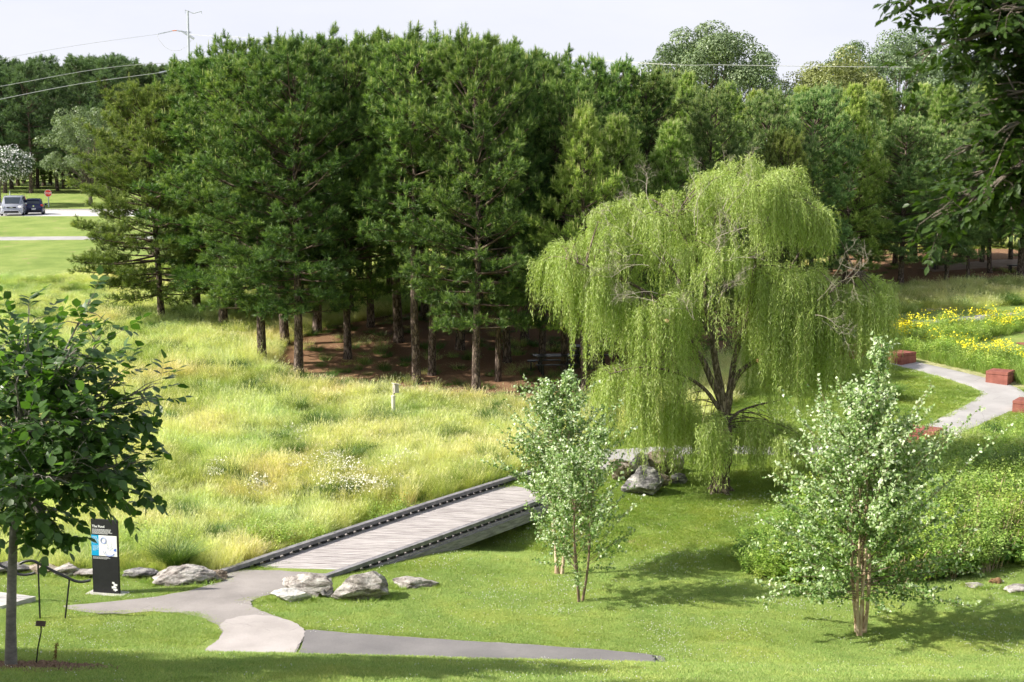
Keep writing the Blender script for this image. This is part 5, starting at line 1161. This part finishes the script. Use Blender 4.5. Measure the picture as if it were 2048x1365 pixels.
handrail([(-60, 1105), (-20, 1119), (0, 1131), (18, 1139), (34, 1148), (46, 1150), (58, 1149), (70, 1146)], [(18, 1139, 1197, 18), (-50, 1108, 1190, -50)], 32.6, 'black handrail partly hidden behind the grey tree trunk')
pa = at(72, 1204, 27); pb = atY(-120, 1196, 33.4)
mb = MB(); z = pa.z + .13
mb.add([(pa.x - .55, pa.y - .75, z), (pa.x, pa.y, z), (pa.x - 2.6, pa.y + .95, z), (pa.x - 6, pa.y + .6, z), (pa.x - 6, pa.y - 1.6, z), (pa.x - .55, pa.y - .75, z - .5), (pa.x, pa.y, z - .5), (pa.x - 2.6, pa.y + .95, z - .5), (pa.x - 6, pa.y + .6, z - .5), (pa.x - 6, pa.y - 1.6, z - .5)],
       [[0, 1, 2, 3, 4], [9, 8, 7, 6, 5], [0, 5, 6, 1], [1, 6, 7, 2], [2, 7, 8, 3], [3, 8, 9, 4], [4, 9, 5, 0]])
tag(mb.build('concrete_step', M['concrete']), 'pale concrete landing step at the left edge below the handrails', 'step')
# ------------------------------------------------------------------ tree label and mulch
p = near_at(70, 1331); root = empty('plant_label', p, label='small brown name plate on a bent black stake in the mulch', cat='plant label')
q1 = atY(82, 1247, p.y) - p
MB().tube([(0, 0, -.1), (q1.x * .45, 0, q1.z * .4), (q1.x * .97, 0, q1.z * .8), (q1.x, .0, q1.z)], .009, 8).build('stake', M['black'], root)
MB().box((q1.x, -.012, q1.z), (.125, .006, .07), rx=-.55, ry=.08, bev=.002).build('plate', M['brown'], root)
p = near_at(60, 1338); TV = np.array([(-.5, -.12, 0), (.5, -.12, 0), (.5, .12, 0), (-.5, .12, 0)], float)
k = 5200; a = R2.uniform(0, 6.28, k); r = np.sqrt(R2.uniform(0, 1, k)) * (1 + .12 * np.sin(a * 5) + .1 * np.sin(a * 9 + 1)); X = p.x + r * np.cos(a) * .95 - .02; Y = p.y + r * np.sin(a) * .55; Z = zt(X, Y) + .012 + R2.uniform(0, .03, k)
V, FS = scatter(TV, [np.array([[0, 1, 2, 3]])], np.stack([X, Y, Z], 1), frames(norm(R2.normal(0, .45, (k, 3)) + [0, 0, 1]), R=R2), .05 * R2.uniform(.5, 1.4, k)); b = Bag(); b.add(V, FS, .5)
tag(mobj('mulch', b.mesh('mulch', M['mulch'])), 'ring of brown wood mulch around the grey trunk', 'mulch', kind='stuff')
p = near_at(110, 1328); root = empty('dry_dock_weed', p, label='dry reddish brown seed stalk standing in the mulch', cat='weed')
MB().tube([(0, 0, -.03), (.005, 0, .12), (.035, 0, .27)], .004, 5).build('stem', M['weed'], root)
k = 160; t = R2.uniform(.25, 1, k); P = np.stack([.035 * t ** 1.5 + R2.normal(0, .010, k), R2.normal(0, .010, k), .27 * t], 1); V, FS = scatter(*LEAF4, P, frames(R2.normal(0, 1, (k, 3)), R=R2), .022 * R2.uniform(.6, 1.2, k)); b = Bag(); b.add(V, FS, .5); mobj('seed_head', b.mesh('seed_head', M['weed']), root)
# ------------------------------------------------------------------ birdhouse on its pole
p = at(787, 838, 27); m = pxm(p.y); root = empty('birdhouse', p, math.radians(28), label='grey wooden birdhouse on a pole with a cream plastic baffle', cat='birdhouse')
hh = (838 - 768) * m; MB().tube([(0, 0, -.2), (0, 0, hh - .12)], .022, 8).build('pole', M['pvc'], root)
MB().tube([(0, 0, .1), (0, 0, .22), (0, 0, .24), (0, 0, .80), (0, 0, .81), (0, 0, .88), (0, 0, .89)], [.02, .02, .072, .072, .082, .082, .03], 16).build('baffle', M['pvc'], root)
bz = hh - .17; MB().box((.11, 0, bz), (.18, .19, .30), bev=.004).build('box', M['bhwood'], root); MB().box((.13, 0, bz + .18), (.30, .27, .022), ry=.22).build('roof', M['bhwood'], root)
MB().box((.204, 0, bz + .06), (.008, .09, .08)).build('entrance_guard', M['bhwood'], root); MB().tube([(.201, 0, bz + .06), (.2095, 0, bz + .06)], .026, 12).build('entrance_hole', M['dark'], root)
MB().box((.012, 0, bz - .08), (.015, .06, .50)).build('back_board', M['bhwood'], root)
MB().tube([(0, 0, bz - .2), (.06, 0, bz - .16)], .026, 8).build('bracket', M['dark'], root)
# ------------------------------------------------------------------ picnic tables
def picnic(px, py, rz, label, scale=1.0):
    p = at(px, py, 27); root = empty('picnic_table', p, rz, label=label, cat='picnic table', group='black picnic tables under the pines', scale=(scale,) * 3)
    mb = MB(); n = 8
    for k in range(7): mb.box((0, -.39 + k * .13, .745), (1.75 - (.25 if k in (0, 6) else 0), .115, .035), bev=.004)
    mb.build('tabletop', M['black'], root)
    for s in (-1, 1):
        q = MB(); [q.box((0, s * (.68 + .13 * k), .44), (1.7, .115, .035), bev=.004) for k in (0, 1)]; q.build('bench_seat', M['black'], root)
    for sx in (-.55, .55):
        for sy in (-.28, .28): MB().box((sx, sy, .36), (.07, .07, .73)).build('leg', M['black'], root)
        q = MB(); q.box((sx, 0, .405), (.06, 1.6, .04)); [q.box((sx, y, .2), (.06, .06, .42)) for y in (-.72, .72)]; q.build('seat_frame', M['black'], root)
picnic(1107, 746, .12, 'nearer black picnic table under the pines'); picnic(1180, 726, .05, 'farther black picnic table, mostly behind the reddish trunk')
p = at(1063, 742, 27); root = empty('picnic_stool', p, label='small black stool left of the nearer picnic table', cat='stool'); MB().box((0, 0, .43), (.36, .36, .05), bev=.02).build('seat', M['black'], root); MB().box((-.02, 0, .2), (.07, .07, .44)).build('leg', M['black'], root)
for px, py, w, lb in ((1880, 540, .9, 'dark bench standing on the pine straw of the right grove'), (2033, 545, 1.0, 'dark bench beside the thick trunk at the far right')):
    p = at(px, py, 27); root = empty('bench', p, .1, label=lb, cat='bench', group='benches in the right grove'); MB().box((0, 0, .43), (w * 1.1, .4, .05), bev=.01).build('seat', M['black'], root)
    for s in (-1, 1): MB().box((s * w * .42, 0, .2), (.07, .32, .42)).build('leg', M['black'], root)
# ------------------------------------------------------------------ red blocks along the path
def block(px, py, w, d, h, rz, label):
    p = at(px, py, 27); root = empty('red_block', p, rz, label=label, cat='stone block', group='red blocks along the curving path')
    MB().box((0, 0, h * .36 - .08), (w, d, h * .74 + .16), bev=.008).build('body', M['block'], root); MB().box((0, 0, h * .87 + .012), (w + .004, d + .004, h * .26), bev=.006).build('cap', M['block'], root)
block(1801, 725, 1.0, .9, .46, .62, 'red block with a brightly lit orange face at the path edge right of the willow')
block(2000, 764, 1.0, .9, .47, .95, 'red block on the outer side of the path bend at the right')
block(2054, 822, 1.1, .85, .42, 1.0, 'red block cut off by the right edge of the view')
block(1840, 892, .95, 1.3, .62, .95, 'red block behind the right side of the biggest birch')
block(1800, 662, 1.2, .9, .42, .75, 'farthest red block at the edge of the yellow flowers')
block(1706, 712, 1.1, .9, .5, .6, 'red block seen through the willow strands above the birch')
q = sheet('paving', [(2030, 687), (2200, 680), (2200, 705), (2070, 700)], M['block'], .03)
# ------------------------------------------------------------------ rabbit
def rabbit():
    p = at(1990, 1169, 27); root = empty('rabbit', p, label='small brown rabbit crouching in the grass with its head to the left', cat='rabbit')
    bm = bmesh.new()
    def el(c, r, ry=0.0):
        q = bmesh.ops.create_icosphere(bm, subdivisions=3, radius=1); bmesh.ops.transform(bm, verts=q['verts'], matrix=Matrix.Translation(c) @ Matrix.Rotation(ry, 4, 'Y') @ Matrix.Diagonal((*r, 1)))
    el((.075, 0, .088), (.090, .066, .088)); el((.0, 0, .085), (.085, .055, .066), .15); el((-.055, 0, .075), (.05, .043, .052)); el((-.115, 0, .075), (.042, .030, .033)); el((-.145, 0, .064), (.026, .020, .020))
    for s_ in (-1, 1):
        el((.085, .045 * s_, .06), (.055, .028, .055)); el((.06, .052 * s_, .014), (.05, .016, .014)); el((-.06, .028 * s_, .035), (.016, .014, .04)); el((-.075, .028 * s_, .012), (.024, .013, .011)); el((-.092, .018 * s_, .128), (.011, .007, .040), .35)
    me = bpy.data.meshes.new('body'); bm.to_mesh(me); bm.free(); o = mobj('body', me, root); me.materials.append(M['fur'])
    md = o.modifiers.new('skin', 'REMESH'); md.mode = 'VOXEL'; md.voxel_size = .005; md.use_smooth_shade = True; o.modifiers.new('soft', 'SMOOTH').iterations = 3
    def ball(name, c, rr, mat):
        bm = bmesh.new(); bmesh.ops.create_icosphere(bm, subdivisions=3, radius=rr); m2 = bpy.data.meshes.new(name); bm.to_mesh(m2); bm.free(); m2.materials.append(mat); q = mobj(name, m2, root); q.location = c
        for f in m2.polygons: f.use_smooth = True
    ball('tail', (.195, 0, .07), .03, M['fur_p']); ball('eye', (-.128, -.033, .093), .008, M['dark']); ball('eye', (-.128, .033, .093), .008, M['dark'])
rabbit()
# ------------------------------------------------------------------ green fountain grass clumps
def gclump(px, py, h, r, n, label, mat, tint=(0, 1)):
    p = at(px, py, 27); o = mobj('grass_clump', blades(n, r * .35, h, .012, 1.1, R2, tint=tint, seg=3).mesh('grass_clump', mat)); o.location = p; tag(o, label, 'grass clump', 'green grass clumps in the meadow')
gclump(353, 1139, .95, .55, 1700, 'dense dark green fountain grass clump behind the wide pale boulder', M['clump'])
gclump(778, 882, .55, .6, 700, 'rounded green grass clump at the foot of the birdhouse', M['clump'], (.4, 1)); gclump(686, 857, .75, .45, 600, 'bluish green upright grass clump left of the birdhouse', M['clump']); gclump(622, 850, .6, .4, 500, 'green grass clump farther left of the birdhouse, beside the bluish one', M['clump'])
gclump(700, 925, .8, .5, 500, 'tall green grass clump in the meadow above the white flowers', M['clump'])
gclump(1775, 800, 1.0, .8, 1600, 'tall dark green grass clump on the lawn inside the path bend', M['clump'])
# distinct leafy shrub near the right path
def bush(px, py, w, h, n, ls, mat, label):
    p = at(px, py, 27); root = empty('leafy_shrub', p, label=label, cat='shrub'); d = norm(R2.normal(0, 1, (n, 3))); d[:, 2] = np.abs(d[:, 2]); P = d * (R2.uniform(.3, 1, n) ** .5)[:, None] * [w / 2, w / 2, h] * (1 + .2 * np.sin(d[:, :1] * 7) * np.cos(d[:, 1:2] * 5)); V, FS = scatter(*LEAF4, P, frames(norm(d + R2.normal(0, .5, (n, 3)) + [0, 0, .3]), R=R2), ls * R2.uniform(.6, 1.2, n)); b = Bag(); b.add(V, FS, np.repeat(R2.uniform(0, 1, n), 4)); mobj('foliage', b.mesh('foliage', mat), root)
    t = Tubes(); [t.add(np.array([[0, 0, -.05], P[i] * .5, P[i]]), [.012, .007, .003], 4) for i in range(0, 60)]; mobj('stems', t.mesh('stems', M['birch_twig']), root)
bush(1985, 885, 1.1, .75, 2600, .07, M['clump'], 'dark green rounded shrub below the path at the right')
bush(1845, 1122, 1.3, .8, 3200, .05, M['clump'], 'dark fine leaved shrub low behind the right side of the biggest birch')
bush(1930, 950, 1.2, .6, 2600, .05, M['maple_far'], 'greyish green shrub in the tangle right of the biggest birch')
# ------------------------------------------------------------------ stop sign, far lamps, cars
def stop_sign():
    Y = 146; x = (101 - 1024) / F * Y; z = float(zt(x, Y)); root = empty('stop_sign', (x, Y, z), label='red octagonal stop sign on a grey post beyond the road', cat='stop sign'); m = pxm(Y); r = 7.1 * m / math.cos(PI / 8); zc = atY(101, 387, Y).z - z
    MB().box((0, .03, zc / 2), (.10, .05, zc + .3)).build('post', M['steel'], root)
    o8 = [(r * math.cos(PI / 8 + i * PI / 4), zc + r * math.sin(PI / 8 + i * PI / 4)) for i in range(8)]; MB().prism(o8, -.02, 0).build('plate', M['white'], root)
    MB().prism([(x_ * .91, zc + (z_ - zc) * .91) for x_, z_ in o8], -.026, -.0205).build('red_face', M['red'], root)
    t = text_mesh('STOP', r * .78, 'lettering', M['white'], root, Matrix.Identity(4), .004, .002); xs = [v.co.x for v in t.data.vertices]; ys = [v.co.y for v in t.data.vertices]; s = 1.6 * r / (max(xs) - min(xs))
    t.matrix_local = Matrix.Translation((-(max(xs) + min(xs)) / 2 * s, -.029, zc - (max(ys) + min(ys)) / 2)) @ RX @ Matrix.Scale(s, 4, (1, 0, 0))
stop_sign()
Y = 150; x = (25 - 1024) / F * Y; z = float(zt(x, Y)); tag(MB().tube([(x, Y, z - .2), (x, Y, z + 1.3)], .06, 8).build('marker_post', M['steel']), 'thin pale grey post beneath the white blossoming tree', 'post')
Y = 118; x = (219 - 1024) / F * Y; z = float(zt(x, Y)); root = empty('street_lamp', (x, Y, z), label='brown box shaped street lamp head showing among the leftmost pine boughs', cat='street lamp'); zl = atY(219, 277, Y).z - z
MB().tube([(0, 0, -.2), (0, 0, zl - .2)], [.09, .06], 8).build('pole', M['brown'], root); MB().box((0, 0, zl), (.45, .5, .38), bev=.02).build('lamp_head', M['brown'], root); MB().box((0, 0, zl - .205), (.36, .4, .03)).build('lens', M['lamp_w'], root)
def car(name, px, Y, rz, Lc, Wc, Hc, paint, label, category, van=False):
    x = (px - 1024) / F * Y; root = empty(name, (x, Y, ROADZ + .05), rz, label=label, cat=category)
    # longitudinal stations: x along length (front = +x); (x, half width sill, half width belt, belt z, half width roof, roof z)
    h = Wc / 2; g = .18; b = .52 * Hc
    if van: st = [(-.5, .86, .84, .50, .60, .52), (-.485, .95, .93, .55, .78, .88), (-.44, .99, .97, .56, .80, .97), (-.2, 1, 1, .56, .82, 1.0), (.05, 1, 1, .56, .82, .99), (.2, 1, 1, .56, .78, .93), (.34, .99, .97, .57, .66, .60), (.44, .97, .90, .50, .55, .52), (.49, .90, .78, .40, .45, .42), (.5, .82, .70, .36, .40, .37)]
    else: st = [(-.5, .84, .84, .46, .60, .50), (-.49, .93, .93, .56, .70, .66), (-.44, .98, .96, .60, .72, .90), (-.38, 1, .98, .60, .74, .97), (-.1, 1, .98, .58, .76, 1.0), (.1, 1, .98, .57, .72, .95), (.26, .99, .96, .56, .62, .60), (.42, .95, .88, .50, .5, .52), (.49, .86, .74, .40, .4, .42), (.5, .8, .66, .36, .36, .37)]
    rings = []
    for sx, w0, w1, bz, w2, rzv in st:
        X = sx * Lc; zb = bz * Hc; zr = rzv * Hc; rings.append([(X, -h * w0 * .93, g), (X, -h * w0, g + .15), (X, -h * w1, zb * .8), (X, -h * w1 * .97, zb), (X, -h * w2, max(zr - .05, zb)), (X, -h * w2 * .85, zr), (X, 0, zr + .02), (X, h * w2 * .85, zr), (X, h * w2, max(zr - .05, zb)), (X, h * w1 * .97, zb), (X, h * w1, zb * .8), (X, h * w0, g + .15), (X, h * w0 * .93, g)])
    k = len(rings[0]); mb = MB(); V = [v for r_ in rings for v in r_]; fs = [[i * k + j, i * k + (j + 1) % k, (i + 1) * k + (j + 1) % k, (i + 1) * k + j] for i in range(len(st) - 1) for j in range(k)]; fs += [list(range(k)), [len(V) - k + j for j in range(k)][::-1]]
    mb.add(V, fs).build('body', paint, root, smooth=True)
    def glassq(i, j, i2, j2, name, off):
        # panel set just proud of the shell between stations
        a, b_, c, d = [Vector(V[q]) for q in (i * k + j, i * k + j2, i2 * k + j2, i2 * k + j)]; nrm = (b_ - a).cross(d - a).normalized(); cen = (a + b_ + c + d) / 4; 
        if nrm.dot(cen - Vector((0, 0, Hc * .4))) < 0: nrm = -nrm
        P = [cen + (q - cen) * .88 + nrm * off for q in (a, b_, c, d)]; MB().add(P + [q - nrm * off * .8 for q in P], [[0, 1, 2, 3], [7, 6, 5, 4], [0, 4, 5, 1], [1, 5, 6, 2], [2, 6, 7, 3], [3, 7, 4, 0]]).build(name, M['glass'], root)
    fw = 5; bw = 1
    # windscreen and rear window as single wide panels
    def wide(i, i2, name, f0, f1, zoff=.0):
        y0 = h * st[i][4] * .88; y1 = h * st[i2][4] * .90; p0 = Vector((st[i][0] * Lc, 0, st[i][5] * Hc)); p1 = Vector((st[i2][0] * Lc, 0, st[i2][5] * Hc)); a = p0 + (p1 - p0) * f0; c = p0 + (p1 - p0) * f1; nn = Vector((-(p1 - p0).z, 0, (p1 - p0).x)).normalized(); nn = nn if nn.x * st[i][0] > 0 else -nn
        ya = y0 + (y1 - y0) * f0; yc = y0 + (y1 - y0) * f1; P = [a + nn * .035 + Vector((0, -ya, 0)), a + nn * .05, a + nn * .035 + Vector((0, ya, 0)), c + nn * .035 + Vector((0, yc, 0)), c + nn * .05, c + nn * .035 + Vector((0, -yc, 0))]
        MB().add(P + [q - nn * .03 for q in P], [[0, 1, 4, 5], [1, 2, 3, 4], [6, 11, 10, 7], [7, 10, 9, 8], [0, 6, 7, 1], [1, 7, 8, 2], [2, 8, 9, 3], [3, 9, 10, 4], [4, 10, 11, 5], [5, 11, 6, 0]]).build(name, M['glass'], root)
    wide(5, 6, 'windscreen', .06, .97)
    if van: wide(2, 1, 'rear_window', .2, 1.5)
    else: wide(2, 1, 'rear_window', .10, .92)
    for i in (2, 3, 4):
        for j, j2 in ((3, 4), (9, 8)): glassq(i, j, i + 1, j2, 'side_window', .012)
    for sx in (-.32, .32):
        for sy in (-1, 1):
            y = sy * (h - .10); w = MB().tube([(sx * Lc, y - .11, .33), (sx * Lc, y + .11, .33)], .33, 22).build('tyre', M['tyre'], root); r_ = MB().tube([(sx * Lc, y + sy * .112, .33), (sx * Lc, y + sy * .125, .33)], .21, 16).build('rim', M['rim'], root); w.name = 'wheel'; r_.parent = w
            MB().tube([(sx * Lc, sy * (h - .2), .36), (sx * Lc, sy * (h + .003), .36)], .39, 22).build('wheel_arch', M['trim'], root)
    fx = .5 * Lc
    for sy in (-1, 1):
        MB().box((fx - .17, sy * h * .74, .46 * Hc), (.22, .30, .16), bev=.04, rz=-sy * .55).build('headlight', M['lamp_w'], root)
        MB().box((-fx + .05, sy * h * .86, .58 * Hc), (.12, .24, .18), bev=.03, rz=sy * .3).build('tail_light', M['lamp_r'], root)
        MB().box((.2 * Lc, sy * (h + .10), .60 * Hc), (.10, .22, .15), bev=.03).build('mirror', paint, root)
    MB().box((fx - .02, 0, .425 * Hc), (.08, Wc * .40, .10), bev=.03).build('grille', M['dark'], root); MB().box((fx + .022, 0, .43 * Hc), (.02, .26, .05), bev=.01).build('badge', M['chrome'], root)
    MB().box((fx - .01, 0, .20 * Hc), (.08, Wc * .62, .16), bev=.04).build('lower_grille', M['dark'], root)
    MB().tube([(fx + .02, -Wc * .36, .14 * Hc), (fx + .045, -Wc * .28, .275 * Hc), (fx + .05, Wc * .28, .275 * Hc), (fx + .02, Wc * .36, .14 * Hc)], .022, 8).build('bumper_trim', M['chrome'], root)
    MB().box((-fx + .0, 0, .22 * Hc), (.12, Wc * .80, .22), bev=.04).build('rear_bumper', M['trim'], root); MB().box((-fx - .03, 0, .36 * Hc), (.02, .34, .15)).build('number_plate', M['white'], root); MB().tube([(-fx - .02, 0, .54 * Hc), (-fx - .045, 0, .54 * Hc)], .075, 14).build('rear_badge', M['chrome'], root)
    if van:
        for sy in (-1, 1): MB().tube([(-.38 * Lc, sy * h * .76, Hc * .985), (-.36 * Lc, sy * h * .76, Hc + .05), (.05 * Lc, sy * h * .76, Hc + .05), (.08 * Lc, sy * h * .74, Hc * .97)], .02, 6).build('roof_rail', M['chrome'], root)
    else: MB().box((-.44 * Lc, 0, .985 * Hc), (.30, Wc * .64, .04), bev=.015, ry=-.1).build('spoiler', paint, root)
car('minivan', 32, 127, math.radians(-76), 5.1, 1.98, 1.72, M['silver'], 'silver grey minivan facing the viewer on the far road', 'car', True)
car('hatchback', 73, 130, math.radians(106), 4.3, 1.68, 1.42, M['navy'], 'dark blue hatchback seen from behind, next to the minivan', 'car')
# ------------------------------------------------------------------ power pole and lines
def pylon():
    Y = 150; x = (388.5 - 1024) / F * Y; z = float(zt(x, Y)); root = empty('transmission_pole', (x, Y, z), label='tall pale steel transmission pole with a V shaped top behind the pines', cat='power pole'); m = pxm(Y)
    def W(px, py, dy=0): p = atY(px, py, Y + dy); return np.array([p.x - x, p.y - Y, p.z - z])
    zt_ = W(388, 22)[2]; MB().tube([(0, 0, -.5), (0, 0, zt_)], [.26, .095], 12).build('pole', M['steel'], root, smooth=True)
    for a, b in ((370, 20.5), (403, 23)): MB().tube([W(386.5, 27), W(a, b)], .045, 6).build('top_arm', M['steel'], root); MB().tube([W(a, b), W(a + .4, b + 7)], .03, 6).build('wire_clamp', M['steel'], root)
    MB().tube([W(388, 78), W(362, 62)], [.13, .07], 8).build('cross_arm', M['steel'], root)
    def ins(a, b, n=12):
        a = np.array(a); b = np.array(b); P = []; r = []
        for i in range(n):
            for f, rr in ((0, .03), (.25, .03), (.3, .085), (.6, .085), (.65, .03)): P.append(a + (b - a) * (i + f) / n); r.append(rr)
        MB().tube(P, r, 8).build('insulator_string', M['porc'], root)
    ins(W(316, 68.5), W(345, 62)); ins(W(353, 61.5), W(383, 65.5)); ins(W(318, 146), W(345, 140)); ins(W(347, 140), W(376, 144))
    MB().tube([W(314, 69), W(318, 80), W(330, 95), W(345, 102), W(360, 101), W(375, 92), W(383, 80)], .018, 5).build('jumper', M['wire'], root)
    MB().tube([W(345, 62), W(353, 61.5)], .05, 6).build('clamp', surf('orange_clamp', (.6, .2, .08)), root)
pylon()
def wire(pts, label, r=.035):
    P = np.array([list(atY(x_, y_, Y_)) for x_, y_, Y_ in pts]); b = P[0].copy(); C = cat((P - b)[:, :3], 12); q = MB().tube(list(C), r, 5).build('power_line', M['wire']); q.location = b; tag(q, label, 'power line', 'power lines')
wire([(1020, 118, 150), (660, 126, 150), (290, 128.5, 145), (0, 173, 128), (-250, 218, 118), (-700, 310, 100)], 'upper of the two bright power lines crossing the far wood', .027)
wire([(318, 146, 150), (160, 168, 140), (0, 199, 128), (-250, 252, 118), (-700, 355, 100)], 'lower of the two bright power lines crossing the far wood', .027)
wire([(314, 69, 150), (150, 92, 138), (0, 119, 128), (-300, 180, 110)], 'faint thin power line highest against the sky at the left', .016)
wire([(376, 70, 150), (800, 92, 138), (1290, 127, 117), (1450, 130.5, 117), (1750, 134.5, 117), (2048, 135, 117), (2600, 128, 117)], 'pale power line crossing in front of the round oak', .024)
# ------------------------------------------------------------------ sky, sun, camera
SUN_AZ = math.radians(192); SUN_EL = math.radians(38)      # direction to the sun, measured from +X towards +Y
sd = Vector((math.cos(SUN_AZ) * math.cos(SUN_EL), math.sin(SUN_AZ) * math.cos(SUN_EL), math.sin(SUN_EL)))
lt = bpy.data.lights.new('sun', 'SUN'); lt.energy = 5.0; lt.angle = math.radians(0.9); lt.color = (1, .95, .86); lo = bpy.data.objects.new('sun', lt); COL.objects.link(lo); lo.rotation_euler = sd.to_track_quat('Z', 'Y').to_euler(); lo.location = sd * 50
w = bpy.data.worlds.new('World'); SC.world = w; w.use_nodes = True; nt = w.node_tree; nt.nodes.clear()
sky = N(nt, 'ShaderNodeTexSky'); sky.sky_type = 'NISHITA'; sky.sun_disc = False; sky.sun_elevation = SUN_EL; sky.sun_rotation = math.radians(90) - SUN_AZ; sky.dust_density = 3.0; sky.air_density = 1.0; sky.ozone_density = 1.5
tc = N(nt, 'ShaderNodeTexCoord'); mp = N(nt, 'ShaderNodeMapping'); mp.inputs['Scale'].default_value = (1, 1, 3.2); L(nt, tc.outputs['Generated'], mp.inputs['Vector'])
cl = noisen(nt, mp.outputs[0], 3.2, 8, .6)
sk = mix(nt, 1.0, sky.outputs[0], (.09, .09, .09, 1), 'MULTIPLY')
bright = mix(nt, cl, (.47, .495, .60, 1), (.63, .63, .64, 1))
sx = N(nt, 'ShaderNodeSeparateXYZ'); L(nt, tc.outputs['Generated'], sx.inputs[0])      # thin white cloud low over the horizon, opening to blue overhead
el = ramp(nt, mathn(nt, 'ADD', sx.outputs['Z'], mathn(nt, 'MULTIPLY', mathn(nt, 'SUBTRACT', cl, .5), .35)), [(.16, (1, 1, 1, 1)), (.45, (.45, .45, .45, 1)), (1, (.3, .3, .3, 1))])
cm = mix(nt, el, sk, bright)
bg = N(nt, 'ShaderNodeBackground'); bg.inputs['Strength'].default_value = 1.0; L(nt, cm, bg.inputs['Color']); ow = N(nt, 'ShaderNodeOutputWorld'); L(nt, bg.outputs[0], ow.inputs[0])
cd = bpy.data.cameras.new('camera'); co = bpy.data.objects.new('camera', cd); COL.objects.link(co); co.location = (0, 0, ZC); co.rotation_euler = (PI / 2 - PITCH, 0, 0); cd.lens = 50; cd.sensor_width = 36; cd.clip_end = 3000
cd.dof.use_dof = True; cd.dof.focus_distance = 45; cd.dof.aperture_fstop = 4.5
SC.camera = co
vs = SC.view_settings; vs.view_transform = 'Standard'; vs.look = 'None'; vs.exposure = 0.72; vs.gamma = 1
cy = SC.cycles; cy.max_bounces = 6; cy.diffuse_bounces = 3; cy.glossy_bounces = 2; cy.transmission_bounces = 3; cy.transparent_max_bounces = 4; cy.use_adaptive_sampling = True; cy.adaptive_threshold = 0.03; cy.sample_clamp_indirect = 6
cy.use_denoising = True; cy.denoiser = 'OPENIMAGEDENOISE'; cy.denoising_input_passes = 'RGB_ALBEDO_NORMAL'
